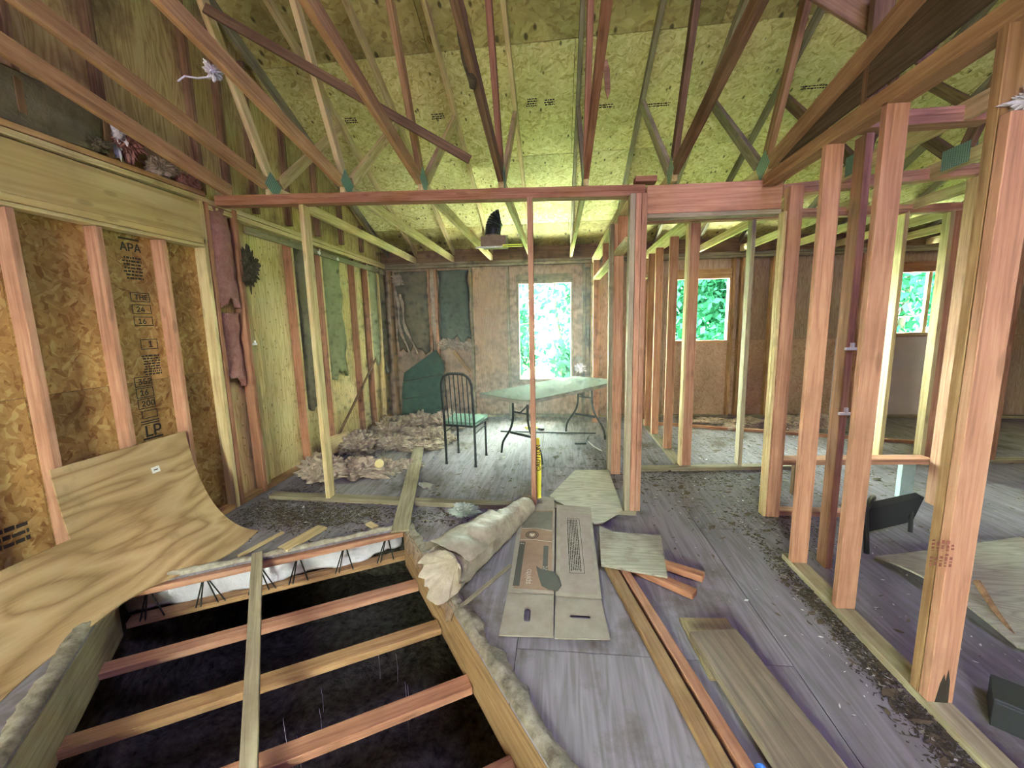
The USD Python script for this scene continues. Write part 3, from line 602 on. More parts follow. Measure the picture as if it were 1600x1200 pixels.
# hall partition across
wh = struct('wall_hall', label='hall partition crossing behind the passage')
hy = lambda x: 4.12+.105*(x-.8)
plates(wh, 'top_plate', (.70, hy(.70)), (4.6, hy(4.6)), 2.41, 2.46, 2, PINK)
plates(wh, 'bottom_plate', (.70, hy(.70)-.03), (2.35, hy(2.35)-.05), .019, .019, 1, GREYWOOD)
plates(wh, 'bottom_plate', (3.6, hy(3.6)), (5.2, hy(5.2)), .019, .019, 1, GREYWOOD)
stud(wh, 1.225, hy(1.25)+.01, .038, 2.39, PALE, 'y', t=.02); stud(wh, 1.285, hy(1.25)+.01, .038, 2.39, PINK, 'x')
stud(wh, 1.81, hy(1.81), .038, 2.40, GREYWOOD, 'y', label='slim grey stud in the hall partition')
for x, mt in ((3.20, PALE), (3.615, PALE), (3.70, RED), (3.83, PALE), (4.22, PALE), (4.32, RED), (4.9, BROWN)):
    stud(wh, x, hy(x), .038, 2.44, mt, 'y' if mt is PALE else 'x')
# partition on the right, its plate running over the camera
wp = struct('wall_right_partition', label='stud partition close on the right')
plates(wp, 'bottom_plate', (1.435, .95), (1.435, 2.56), .019, .019, 1, GREYWOOD)
plates(wp, 'top_plate', (1.435, .2), (1.435, 3.12), 2.405, 2.40, 2, BROWN)
stud(wp, 1.435, 2.47, .038, 2.385, PINK, 'x', label='third pink stud from the right, next to the corner')
stud(wp, 1.605, 2.505, .0, 2.43, PINK, 'y', label='narrow pink stud with two metal clips')
stud(wp, 1.435, 2.068, .038, 2.395, PINK, 'x', lean=(0, 0), label='broad pink stud in the middle of the right partition')
tr = stud(wp, 1.435, 1.55, .038, 2.115, PINK, 'x', label='nearest broad pink stud with a charred foot')
stud(wp, 1.435, 1.592, .038, 2.386, BROWN, 'x')
for z in (1.32, .955):
    cl = sub(wp, 'cable_clip', (1.605, 2.455, z))
    put(cl, 'clip_bar', cbox(.062, .02, .016), STEEL, None, (1.605, 2.452, z)); put(cl, 'clip_screw', trimesh.creation.cylinder(.011, .03, sections=12), STEEL, None, (1.61, 2.452, z+.018))
put(wp, 'charred_foot', slab(Polygon([(-.024, 0), (.022, 0), (.018, .09), (.008, .14), (.003, .09), (-.004, .12), (-.014, .08)]), .0008), INK, np.stack([X, Z, -Y], 1), (1.44, 1.5305, .04))
for i, (dz, ln, sdv) in enumerate(((0, .045, 51), (-.055, .05, 52))):
    put(wp, 'printed_mark', marks(ln, 5, .016, sdv, (.004, .016)), INK_RED, np.stack([Z, -X, Y], 1) @ np.diag([-1, -1, 1.0]), (1.398, 1.5305, .70+dz), label='grade stamp on the nearest stud')
# closet walls on the far right
wc = struct('wall_closet', label='closet framing behind the right partition')
plates(wc, 'top_plate', (1.53, 2.50), (2.16, 2.50), 2.468, 2.47, 2, PINK)
plates(wc, 'top_plate', (1.66, 3.45), (3.04, 3.45), 2.415, 2.49, 2, PINK)
plates(wc, 'bottom_plate', (1.66, 3.2), (2.25, 3.2), .019, .019, 1, PINK)
stud(wc, 2.985, 3.47, .0, 2.455, DARK, 'x', label='dark closet end stud'); stud(wc, 2.95, 3.44, .0, 2.455, PINK, 'y', t=.02)

# ================================================================ roof trusses
def z0f(x): return 2.544-.0278*(min(x, .6)+2.62) if x < .7 else 2.4575
def truss(x, label, vault=True, mats=(PALE, BROWN, GREYWOOD, BROWN), web2=True, group='roof trusses'):
    za, zb = z0f(x)+.0445, 2.475-.0036*(x+2.75)+.0445
    t = thing('roof_truss', label, 'roof truss', (x, 3.22, za-.0445), group=None)
    y1 = 6.5
    y0 = 3.14 if vault else 1.2
    board(t, 'bottom_chord', (x, y0, za if vault else za), (x, y1, zb), .089, .038, Z, mats[0])
    board(t, 'top_chord', (x, 7.05, zu(7.05)+.048), (x, RIDGE+.03, zu(RIDGE+.03)+.048), .087, .038, Z, mats[2])
    n = A([x, 3.22, za])
    board(t, 'web', n+A([0, .08, .075]), (x, 4.36, zu(4.36)-.03), .08, .038, Z, mats[2] if vault else mats[3])
    if vault:
        q = A([x, RIDGE+.3, za+.02+.2*(3.22-RIDGE-.3)])
        board(t, 'vault_chord', n+A([0, -.10, .03]), q, .089, .038, Z, mats[1])
        if web2: board(t, 'web', n+A([0, -.05, .10]), (x, 2.24, zu(2.24)-.02), .078, .038, Y, mats[3])
        c = n+A([0, -.03, .035])
        for s in (-1, 1):
            put(t, 'gusset_plate', cbox(.15, .13, .0016, .0004), GALV, frame(Y*math.cos(.6)-Z*math.sin(.6), Z*math.cos(.6)+Y*math.sin(.6)), c+X*s*.0202)
    else:
        board(t, 'web', n+A([0, -.05, .07]), (x, 2.3, zu(2.3)-.03), .08, .038, Y, mats[3])
        for s in (-1, 1): put(t, 'gusset_plate', cbox(.2, .13, .0016, .0004), GALV, frame(Y, Z), n+A([s*.0202, 0, .03]))
    return t
ROWS = [(-2.235, 'roof truss nearest the left gable wall, crossing over the left top plate', (PALE, BROWN, PALE, PALE)),
        (-1.625, 'second roof truss from the left gable wall, with white fluff on its chord', (PALE, BROWN, PALE, PALE)),
        (-1.015, 'third roof truss from the left, its node over the pale stud side of the chair', (PALE, BROWN, PALE, BROWN)),
        (-.405, 'fourth roof truss from the left, beside the black vent duct, peeling bark on its chord', (PALE, DARK, PALE, RED)),
        (.205, 'fifth roof truss from the left, a wood scrap hanging from its chord', (PALE, RED, GREYWOOD, RED)),
        (.815, 'roof truss just over the end post of the partition straight ahead', (PALE, DARK, GREYWOOD, DARK)),
        (1.43, 'roof truss over the right partition with a dark plywood infill below its chord', (PALE, BROWN, GREYWOOD, BROWN))]
for x, lb, ms in ROWS: tr_ = truss(x, lb, True, ms)
x = 1.452
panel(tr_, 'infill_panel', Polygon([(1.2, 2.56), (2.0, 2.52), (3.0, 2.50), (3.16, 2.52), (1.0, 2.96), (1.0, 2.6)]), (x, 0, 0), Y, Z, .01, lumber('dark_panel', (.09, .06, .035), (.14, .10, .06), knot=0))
for x, lb in ((2.04, 'first roof truss right of the right partition, over the closet'), (2.65, 'second roof truss right of the right partition'), (3.26, 'third roof truss right of the right partition'),
              (3.87, 'fourth roof truss right of the right partition'), (4.48, 'fifth roof truss right of the right partition, left of the far window'), (5.09, 'sixth roof truss right of the right partition'),
              (5.70, 'seventh roof truss right of the right partition, near the frame edge')):
    truss(x, lb, False, (PALE, BROWN, GREYWOOD, DARK))
gt = thing('gable_truss', 'end truss lying against the left gable wall', 'roof truss', (-2.62, 3.1, 2.55))
board(gt, 'vault_chord', (-2.62, 3.23, 2.60), (-2.62, .2, 3.20), .10, .038, Z, BROWN)
board(gt, 'top_chord', (-2.70, 7.05, zu(7.05)+.048), (-2.70, RIDGE+.03, zu(RIDGE+.03)+.048), .087, .038, Z, GREYWOOD)
lb = thing('lateral_brace', 'thin dark brace slanting across the left trusses', 'brace', (-1.5, 2.8, 3.0))
board(lb, 'brace_board', (-2.19, 2.66, 3.50), (-.62, 3.10, 2.45+.22), .06, .02, Z, DARK)
ub = thing('lateral_brace', 'wide dark plank slanting between the trusses at top right', 'brace', (1.5, 2.4, 2.9))
board(ub, 'brace_board', (1.18, 2.4, 3.14), (1.80, 2.4, 2.74), .13, .02, Z, DARK)
hp = thing('hanging_post', 'short dark post under the truss at top right', 'post', (1.49, 2.3, 2.5))
board(hp, 'post_board', (1.495, 2.30, 2.48), (1.495, 2.30, 3.02), .089, .038, X, DARK)
# ---- things on the trusses
tf = thing('insulation_tuft', 'white fluff with a trailing strand caught on a roof truss', 'insulation', (-1.66, 2.0, 2.72))
put(tf, 'fluff', lump((.03, .045, .03), 61, .8, 2.4, 4, amp2=.4), BATT_WHITE, None, (-1.665, 2.03, 2.70), smooth=True)
put(tf, 'strand', tube([(-1.67, 2.02, 2.72), (-1.70, 1.97, 2.69), (-1.73, 1.93, 2.68), (-1.76, 1.92, 2.655)], .004, 6), BATT_WHITE)
ws = thing('wood_scrap', 'small split wood scrap hanging beside the fifth truss chord', 'wood scrap', (.33, 2.9, 2.9))
put(ws, 'splinter', slab(Polygon([(0, 0), (.03, .0), (.045, -.05), (.05, -.16), (.035, -.20), (.02, -.14), (.012, -.05)]), .012), BROWN, np.stack([X, Z, -Y], 1), (.245, 2.52, 2.91))
bp = thing('bark_strip', 'dark peeling bark strip hanging off the fourth truss chord', 'bark', (-.43, 2.1, 2.8))
s = np.linspace(0, 1, 16); put(bp, 'bark_curl', tube(np.stack([-.425+.012*np.sin(s*9), 1.95+s*.28, 2.90-.22*s], 1), .012+.014*np.abs(np.sin(s*6)), 7), BATT_DARK, smooth=True)
pf = thing('plastic_scrap', 'crumpled clear plastic scrap on top of the nearest pink stud', 'plastic', (1.47, 1.53, 2.12))
put(pf, 'crumpled_film', lump((.07, .03, .035), 71, .6, 2.6, 4, amp2=.45), mottled('crumpled_film', (.45, .45, .46), (.75, .75, .78), 30, rough=.3), None, (1.47, 1.55, 2.115))
# vent fan between two trusses
vf = thing('vent_fan', 'exhaust fan box with a black duct elbow hung between roof trusses', 'vent fan', (-.70, 5.25, 2.46))
board(vf, 'fan_box', (-.93, 5.25, 2.50), (-.62, 5.25, 2.50), .24, .12, Y, FANBOX)
board(vf, 'mount_rail', (-.99, 5.12, 2.425), (-.66, 5.12, 2.425), .03, .02, Y, WHITEPLASTIC, label='white mounting rail')
for dz in (-.008, .014): board(vf, 'mount_rail', (-.66, 5.12, 2.43+dz), (-.42, 5.12, 2.43+dz), .03, .008, Y, YELLOW, label='yellow mounting rail')
s = np.linspace(0, 1, 24); pts = np.stack([-.80+.10*s**2, 5.25+.02*s, 2.56+.24*np.sin(s*1.5)], 1)
put(vf, 'duct_elbow', tube(pts, .098+.004*np.sin(s*70), 18), DUCT, smooth=30)
put(vf, 'duct_collar', trimesh.creation.cylinder(.104, .03, sections=24), FANBOX, None, (-.80, 5.25, 2.57))
# ================================================================ things on the floor
# ---- chair
ch = thing('metal_chair', 'dark metal chair with a spindled hoop back, facing away by the table', 'chair', (-1.03, 4.37, 0))
bl, br = A([-1.215, 4.19, 0]), A([-.875, 4.11, 0]); fl, fr = A([-1.175, 4.575, 0]), A([-.83, 4.50, 0]); lean = A([-.01, -.045, 0])
hoop = arc([bl, bl+Z*.46, bl+lean+Z*1.0, br+lean+Z*1.0, br+Z*.46, br], 8)
put(ch, 'back_frame', tube(hoop, .0135, 10), BLACKMETAL, smooth=True)
seat_c = (bl+br+fl+fr)/4
sp = Polygon([p[:2]-seat_c[:2] for p in (bl+A([.0, .015, 0]), br+A([0, .015, 0]), fr+A([.02, .01, 0]), fl+A([-.02, .01, 0]))]).buffer(.03).buffer(-.02)
put(ch, 'seat_frame', slab(sp.buffer(.004), .022), BLACKMETAL, None, seat_c+Z*.425)
m = trimesh.creation.extrude_polygon(sp.buffer(-.004), .03, engine='earcut'); put(ch, 'seat_cushion', m, GREENVINYL, None, seat_c+Z*.447, label='green vinyl seat cushion')
for i in range(6):
    u = (i+1)/7; a_ = bl+(br-bl)*u
    put(ch, 'spindle', tube(arc([a_+Z*.44, a_+lean*.5+Z*.72, a_+lean+Z*(.995 if 0 < i < 5 else .975)], 3), .006, 8), BLACKMETAL, smooth=True)
for p in (fl, fr): put(ch, 'leg', tube([p, p+Z*.43], .0125, 10), BLACKMETAL, smooth=30)
for a_, b_ in ((fl, bl), (fr, br)): put(ch, 'stretcher', tube([a_+Z*.36, b_+Z*.36], .008, 8), BLACKMETAL)
for p in (bl, br, fl, fr): put(ch, 'foot_cap', trimesh.creation.cylinder(.017, .02, sections=14), BLACKMETAL, None, p+Z*.01)
# ---- folding table
tb = thing('folding_table', 'long folding table with a pale top and bent dark metal legs', 'table', (-.02, 4.90, 0))
tu, tv = unit([.62, .785, 0]), unit([-.785, .62, 0]); tc_ = A([-.035, 4.90, 0])
top = sbox(-.915, -.38, .915, .38).buffer(-.07).buffer(.07, 6)
put(tb, 'table_edge', slab(top, .036), TABLEEDGE, frame(tu, tv), tc_+Z*.70)
put(tb, 'tabletop', slab(top.buffer(-.004), .004), TABLETOP, frame(tu, tv), tc_+Z*.736, label='pale laminate tabletop')
for e in (-1, 1):
    c = tc_+tu*e*.62
    lg = sub(tb, 'leg_set', c+Z*.35)
    for s in (-1, 1):
        pts = arc([c+tv*s*.11+Z*.70, c+tv*s*.11+Z*.37, c+tv*s*.295+Z*.13, c+tv*s*.315+Z*.0], 6)
        put(lg, 'leg', tube(pts, .0135, 10), DARKMETAL, smooth=True)
    board(lg, 'crossbar', c-tv*.16+Z*.275, c+tv*.16+Z*.275, .03, .012, Z, DARKMETAL)
    put(lg, 'crossbar', tube([c-tv*.12+Z*.52, c+tv*.12+Z*.52], .009, 8), DARKMETAL)
    put(lg, 'folding_brace', tube([c+Z*.52, c-tu*e*.32+Z*.69], .008, 8), DARKMETAL)
# ---- insulation heaps along the left wall
def heap(label, items, mat, seed, base):
    t = thing('insulation_heap', label, 'insulation', base)
    ms = []
    for i, (x, y, sx, sy, sz, rz) in enumerate(items):
        l = lump((sx, sy, sz*1.1), seed+i, .55, 2.6, 5, floor=-sz*.3, amp2=.24, freq2=7)
        a = math.radians(rz); l.vertices = l.vertices @ A([[math.cos(a), math.sin(a), 0], [-math.sin(a), math.cos(a), 0], [0, 0, 1]])+A([x, y, 0]); l.vertices[:, 0] = np.maximum(l.vertices[:, 0], -2.69); ms.append(l)
    put(t, 'matted_batt', trimesh.util.concatenate(ms), mat, smooth=True)
heap('heap of grey pink insulation on the floor just behind the pale partition stud', [(-2.38, 3.78, .26, .20, .16, 10), (-2.08, 3.82, .30, .16, .11, -8), (-1.80, 3.92, .20, .14, .09, 15), (-1.62, 4.05, .16, .08, .07, 25)], BATT, 81, (-2.1, 3.85, 0))
heap('long heap of grey insulation against the left wall by the chair', [(-2.42, 4.62, .24, .28, .17, 0), (-2.08, 4.78, .34, .20, .11, 12), (-1.72, 4.72, .28, .18, .08, 0), (-2.25, 5.2, .34, .24, .16, 10), (-1.75, 5.15, .30, .2, .11, 0), (-1.5, 5.05, .16, .18, .10, 0)], BATT, 91, (-2.0, 4.9, 0))
heap('heap of pinkish insulation at the foot of the dark green sheet', [(-2.05, 5.72, .34, .22, .16, 0), (-1.62, 5.68, .22, .20, .18, 20), (-2.45, 5.75, .2, .2, .13, 0)], BATT, 101, (-2.0, 5.7, 0))
heap('low rubble of insulation in the far right room under the open framing', [(2.6, 5.9, .34, .2, .09, 5), (3.1, 5.8, .3, .2, .11, 10), (3.6, 6.0, .3, .2, .12, 0), (2.2, 6.15, .3, .1, .05, 0)], BATT, 111, (3.0, 5.9, 0))
sc = thing('plywood_scrap', 'pale plywood scrap leaning among the insulation by the left wall', 'plywood', (-2.5, 4.45, 0))
panel(sc, 'scrap_sheet', Polygon([(0, 0), (.34, .0), (.36, .16), (.12, .20)]), (-2.66, 4.28, .02), unit([.45, .85, .2]), unit([-.3, .1, .9]), .01, PALE)
# jar and bottle
jr = thing('jar', 'small jar with a yellowish lid on the insulation heap', 'jar', (-1.80, 3.80, .10))
jd = unit([.35, -.75, .5]); a_ = unit(np.cross(jd, Z)); Rj = np.stack([a_, np.cross(jd, a_), jd], 1)
put(jr, 'jar_body', trimesh.creation.cylinder(.045, .10, sections=24), JAR, Rj, A([-1.80, 3.80, .115]), smooth=30); put(jr, 'jar_lid', trimesh.creation.cylinder(.042, .02, sections=24), JARLID, Rj, A([-1.80, 3.80, .115])+jd*.06, smooth=30)
def bottle():
    pr = A([(0, 0), (.030, 0), (.033, .008), (.033, .10), (.030, .125), (.016, .150), (.013, .165), (0, .165)]); return trimesh.creation.revolve(pr, sections=24)
bt = thing('plastic_bottle', 'clear plastic bottle lying on the floor beside the long grey board', 'bottle', (-1.22, 3.49, 0))
bd = unit([-.80, .45, 0.0]); Rb = np.stack([np.cross(bd, Z), Z, bd], 1)
put(bt, 'bottle_body', bottle(), CLEAR, Rb, A([-1.14, 3.45, .034]), smooth=30); put(bt, 'bottle_cap', trimesh.creation.cylinder(.014, .018, sections=16), WHITEPLASTIC, Rb, A([-1.14, 3.45, .034])+bd*.172)
pb = thing('plastic_bag', 'crumpled clear plastic bag lying by the partition bottom plate', 'plastic bag', (-.74, 3.02, 0))
put(pb, 'bag_film', lump((.13, .07, .055), 121, .5, 2.4, 4, floor=-.03, amp2=.4), plain('bag_film', (.80, .86, .83), .15, transmission_weight=.7, ior=1.2), None, (-.74, 3.02, 0))
# dark green sheet in the corner
gs = thing('vinyl_sheet', 'dark green vinyl panel leaning in the far left corner', 'sheet', (-2.15, 6.2, 0))
gp = lambda x, z: A([x, 6.12+.20*z, z])
for i, (za, zb) in enumerate(((.03, .34), (.34, .62), (.62, 1.12))):
    if i < 2: pl = Polygon([(-2.47, za), (-1.80, za+.10), (-1.80, zb+.12), (-2.46, zb-.005)])
    else: pl = Polygon([(-2.46, .62), (-1.80, .745), (-1.79, .90), (-1.93, 1.13), (-2.44, .77)])
    put(gs, 'vinyl_band', trimesh.creation.extrude_polygon(pl.buffer(-.012).buffer(.009), .05+.01*(i % 2), engine='earcut'), GREENSHEET, np.stack([X, unit([0, .2, 1]), np.cross(X, unit([0, .2, 1]))], 1), (0, 6.16, 0))
# long board from the partition to the chair
t = thing('loose_board', 'long grey board lying over the partition bottom plate', 'board', (-1.4, 3.7, 0))
board(t, 'board', (-1.14, 2.66, .035), (-1.69, 4.68, .055), .125, .018, X, GREYWOOD)
# ---- curved plywood sheet against the left wall
ns, nt = 61, 30; yy = np.linspace(2.60, .75, ns)
bx = np.interp(-yy, [-2.66, -2.28, -1.97, -1.3, -.7], [-2.26, -2.18, -2.45, -2.34, -1.98])
bx = np.convolve(np.pad(bx, 5, mode='edge'), np.ones(11)/11, 'valid')
P = np.zeros((ns, nt, 3)); u = np.linspace(0, 1, nt)[:, None]
for i in range(ns):
    top_, bot = A([-2.70+.02, yy[i], .785]), A([bx[i], yy[i]+.05*(yy[i] > 2.3), .006])
    ctl = A([top_[0]+.10*(bot[0]-top_[0])+.02, yy[i], .05])
    P[i] = (1-u)**2*top_+2*u*(1-u)*ctl+u*u*bot
t = thing('plywood_sheet', 'large bowed plywood sheet with a white sticker, propped against the left wall', 'plywood', (-2.5, 2.0, 0))
k = int((yy > 1.80).sum()); j1 = int((P[k, :, 2] > .40).sum())
tall, low = shell(P[:k+1], .009), shell(P[k:, j1:], .009)
put(t, 'sheet', trimesh.util.concatenate([tall, low]), PLY_NEW, smooth=40)
i0, j0 = int(np.argmin(abs(yy-2.33))), 4
c = P[i0, j0]; uy = unit(P[i0-1, j0]-P[i0+1, j0]); uz = unit(P[i0, j0-1]-P[i0, j0+1]); nn = np.cross(uy, uz); nn = nn if nn[0] > 0 else -nn
put(t, 'sticker', cbox(.055, .04, .001, .0002), WHITEPLASTIC, np.stack([uy, uz, np.cross(uy, uz)], 1), c+nn*.004)
put(t, 'sticker_print', cbox(.026, .007, .001, .0002), INK, np.stack([uy, uz, np.cross(uy, uz)], 1), c+nn*.005)
# batten across the opening
t = thing('loose_batten', 'long batten laid over the joists of the stair opening', 'batten', (-1.6, 1.7, -.2))
board(t, 'batten', (-2.00, 2.33, .018), (-1.02, .98, -.225), .062, .03, HU, GREYWOOD)
for lb_, p, q, w_ in (('narrow pale offcut beside the bowed plywood sheet', (-2.11, 2.30), (-2.02, 2.62), .03), ('wide pale offcut at the edge of the stair opening', (-1.87, 2.40), (-1.77, 2.72), .10), ('small thin offcut among the litter near the partition', (-1.45, 2.80), (-1.36, 2.74), .05)):
    t = thing('board_offcut', lb_, 'offcut', (*p, 0)); board(t, 'offcut', (*p, .014), (*q, .016), w_, .016, X, PALE)
# ---- flattened cartons
def roundslot(x, y, w, h): return LineString([(x-w/2+h/2, y), (x+w/2-h/2, y)]).buffer(h/2) if w > h else LineString([(x, y-h/2+w/2), (x, y+h/2-w/2)]).buffer(w/2)
ca = thing('flattened_carton', 'flattened brown printed carton with a dark torn patch, left of the pair', 'carton', (-.17, 2.5, 0))
TILT = .030; TY = unit([0, 1, TILT]); TF = np.stack([X, TY, np.cross(X, TY)], 1)
def card(parent, name, poly, z, t_, mat, label=None, flat=False):
    put(parent, name, slab(shapely.affinity.translate(poly, 0, 0 if flat else -1.755), t_), mat, None if flat else TF, (0, 0 if flat else 1.755, z-(0 if flat else .012)), label=label)
card(ca, 'near_flap', Polygon([(-.292, 1.755), (-.03, 1.765), (-.03, 2.055), (-.285, 2.06)]).difference(roundslot(-.165, 1.90, .032, .10)), .022, .008, CARD)
card(ca, 'panel', Polygon([(-.285, 2.064), (-.03, 2.06), (-.03, 3.04), (-.30, 3.03)]), .024, .010, CARD)
card(ca, 'far_flap', Polygon([(-.31, 3.034), (-.035, 3.044), (-.04, 3.24), (-.31, 3.28)]).difference(sbox(-.17, 3.12, -.13, 3.19)), .024, .008, CARD)
card(ca, 'printed_panel', Polygon([(-.255, 2.09), (-.045, 2.085), (-.045, 3.01), (-.27, 3.00)]), .0342, .0006, CARD_BROWN)
card(ca, 'printed_strip', sbox(-.262, 2.11, -.225, 2.56), .0349, .0005, CARD_GREEN); card(ca, 'printed_strip', sbox(-.10, 2.22, -.07, 2.52), .0349, .0005, CARD_GREEN)
card(ca, 'printed_field', Polygon([(-.262, 2.74), (-.05, 2.72), (-.05, 2.99), (-.268, 2.985)]), .0349, .0005, CARD_DARK)
rg = shapely.affinity.scale(shapely.Point(-.185, 2.65).buffer(.045), 1, 1.1); card(ca, 'emblem', shapely.union_all([rg.difference(rg.buffer(-.006)), rg.buffer(-.012).difference(rg.buffer(-.018))]), .0349, .0005, INK)
card(ca, 'emblem', Polygon([(-.198, 2.64), (-.185, 2.625), (-.172, 2.64), (-.168, 2.668), (-.185, 2.66), (-.202, 2.668)]), .0349, .0005, CARD_LIGHT)
card(ca, 'printed_line', LineString([(-.258, 2.585), (-.17, 2.59), (-.05, 2.57)]).buffer(.003), .0349, .0005, CARD_LIGHT); card(ca, 'printed_line', LineString([(-.262, 2.73), (-.16, 2.74), (-.05, 2.71)]).buffer(.003), .0349, .0005, CARD_LIGHT)
up = np.stack([TY, -X, TF[:, 2]], 1)
def on_card(x, y, z): return A([x, 1.755, z-.012])+TY*(y-1.755)
put(ca, 'lettering', meshkit.text_mesh('spirito', .034, .0005), CARD_LIGHT, up, on_card(-.165, 2.13, .0349), label='spirito'); put(ca, 'lettering', meshkit.text_mesh('22C', .022, .0005), CARD_LIGHT, up, on_card(-.074, 2.24, .0355), label='22C')
put(ca, 'lettering', meshkit.text_mesh('R1', .016, .0005), CARD_LIGHT, TF, on_card(-.257, 2.53, .0355))
card(ca, 'torn_patch', Polygon([(-.14, 2.30), (-.11, 2.27), (-.03, 2.25), (.0, 2.20), (.012, 2.13), (-.01, 2.08), (-.06, 2.09), (-.10, 2.12), (-.12, 2.2)]), .0358, .001, CARD_GREEN)
cb = thing('flattened_carton', 'flattened pale carton with a column of fine print, right of the pair', 'carton', (.11, 2.45, 0))
card(cb, 'near_flap', Polygon([(-.024, 1.76), (.238, 1.775), (.222, 2.04), (-.022, 2.045)]).difference(roundslot(.105, 1.91, .105, .028)), .020, .008, CARD)
card(cb, 'panel', Polygon([(-.022, 2.05), (.225, 2.045), (.245, 3.0), (-.02, 3.04)]), .022, .010, CARD)
card(cb, 'far_flap', Polygon([(-.02, 3.045), (.245, 3.005), (.25, 3.09), (-.02, 3.12)]), .022, .008, CARD)
cm = mottled('carton_pinkish', (.27, .21, .19), (.35, .28, .26), 8.0, bump=.15); card(cb, 'printed_panel', Polygon([(.005, 2.08), (.205, 2.075), (.225, 2.97), (.01, 3.0)]), .0322, .0006, cm)
put(cb, 'fine_print', marks(.62, 7, .011, 41, (.01, .05)), INK, up, on_card(.065, 2.26, .0329), label='column of fine print'); card(cb, 'print_frame', sbox(.06, 2.25, .15, 2.9).difference(sbox(.063, 2.253, .147, 2.897)), .0329, .0005, INK)
# ---- roll of film-wrapped insulation
rl = thing('wrapped_roll', 'dusty film-wrapped roll lying against the flattened cartons', 'roll', (-.45, 2.6, 0))
n, k = 70, 56; s = np.linspace(0, 1, n); cen = np.stack([-.25-.41*s, 3.02-.99*s, .085+.055*s], 1); ax = unit(cen[-1]-cen[0]); sx = unit(np.cross(ax, Z)); sz = np.cross(sx, ax); th = np.linspace(0, 2*np.pi, k, endpoint=False)
rad = (.075+.062*s)[:, None]*(1+.16*(meshkit.fbm(np.stack([np.cos(th)[None]*2.2+s[:, None]*5, np.sin(th)[None]*2.2+s[:, None]*0, s[:, None]*15+th*0], -1), 4, 3)-.5)*2)
V = cen[:, None]+rad[..., None]*(np.cos(th)[None, :, None]*sx+np.sin(th)[None, :, None]*sz); V[..., 2] = np.maximum(V[..., 2], .012)
fc = []
for i in range(n-1):
    for j in range(k): q = [i*k+j, i*k+(j+1) % k, (i+1)*k+(j+1) % k, (i+1)*k+j]; fc += [[q[0], q[2], q[1]], [q[0], q[3], q[2]]]
V[-1] = V[-1]+(meshkit.noise(np.stack([np.cos(th)*3, np.sin(th)*3, th*0], -1), 6)[:, None]-.5)*.16*ax; V = np.vstack([V.reshape(-1, 3), cen[0], cen[-1]-ax*.16]); o = n*k
for j in range(k): fc += [[o, j, (j+1) % k], [o+1, (n-1)*k+(j+1) % k, (n-1)*k+j]]
put(rl, 'film_wrap', trimesh.Trimesh(V, fc, process=False), FILM, smooth=True)
gu, gv = np.meshgrid(np.linspace(0, 1, 26), np.linspace(0, 1, 14), indexing='ij')
ang = 2.7-2.4*gv; ss = .44+.58*gu*(1-.3*np.abs(gv-.5)); ce = np.stack([-.25-.41*ss, 3.02-.99*ss, .085+.055*ss], -1); rr = (.075+.062*ss)*1.12+.016+.05*(meshkit.fbm(np.stack([gu*6, gv*5, gu*0], -1), 4, 8)-.5)
P = ce+rr[..., None]*(np.cos(ang)[..., None]*sx+np.sin(ang)[..., None]*sz)
put(rl, 'loose_film_flap', shell(P, .003), FILM, smooth=True)
t = thing('lath', 'thin pale lath on the floor beside the wrapped roll', 'lath', (-.42, 2.05, 0)); board(t, 'lath', (-.53, 1.93, .012), (-.30, 2.34, .012), .022, .014, X, GREYWOOD)
# ---- plywood offcuts in the middle of the floor
t = thing('plywood_offcut', 'large grey plywood offcut lying behind the cartons under the end post', 'plywood', (.3, 3.4, 0)); card(t, 'sheet', Polygon([(.16, 3.93), (.49, 3.96), (.49, 3.06), (.46, 3.03), (.31, 2.86), (.26, 2.84), (-.08, 3.30)]), .0395, .010, PLY_OFF, flat=True)
t = thing('plywood_offcut', 'small square grey plywood offcut resting on two red boards', 'plywood', (.45, 2.5, 0)); panel(t, 'sheet', Polygon([(0, 0), (.36, -.09), (.435, .38), (.12, .40), (.035, .49)]), (.25, 2.31, .048), X, Y, .012, PLY_OFF)
for lb_, p, q in (('upper short red board under the small plywood offcut', (.45, 2.50), (.83, 2.285)), ('lower short red board under the small plywood offcut', (.42, 2.37), (.73, 2.125))):
    t = thing('short_board', lb_, 'board', (*p, 0)); board(t, 'board', (*p, .024), (*q, .024), .06, .038, Y, RED)
for lb_, dx, mt, w_ in (('left of two long narrow boards in the foreground', 0, BROWN, .062), ('right of two long narrow boards in the foreground', .07, RED, .048)):
    t = thing('long_board', lb_, 'board', (.4+dx, 1.8, 0)); board(t, 'board', (.305+dx, 2.36, .022), (.60+dx*1.15, .90, .022), w_, .036, X, mt)
t = thing('short_plank', 'short yellowish plank end under the wide plank', 'plank', (.72, 1.9, 0)); board(t, 'plank', (.715, 1.955, .009), (.74, 1.60, .009), .235, .017, X, plywood('yellow_plank', (.28, .22, .12), (.36, .29, .16), (.42, .34, .2)))
t = thing('wide_plank', 'wide brown plank lying in the foreground', 'plank', (.8, 1.4, 0)); board(t, 'plank', (.715, 1.825, .037), (.895, .75, .037), .225, .036, X, lumber('plank_wood', (.20, .155, .115), (.27, .215, .16), stain=.35, vary=0))
t = thing('blue_pipe', 'bright blue plastic pipe end beside the wide plank', 'pipe', (.66, 1.2, 0)); put(t, 'pipe', tube([(.655, 1.24, .02), (.70, .95, .02)], .018, 14), BLUE, smooth=30); put(t, 'pipe_collar', tube([(.655, 1.24, .02), (.661, 1.20, .02)], .021, 14), BLUE, smooth=30)
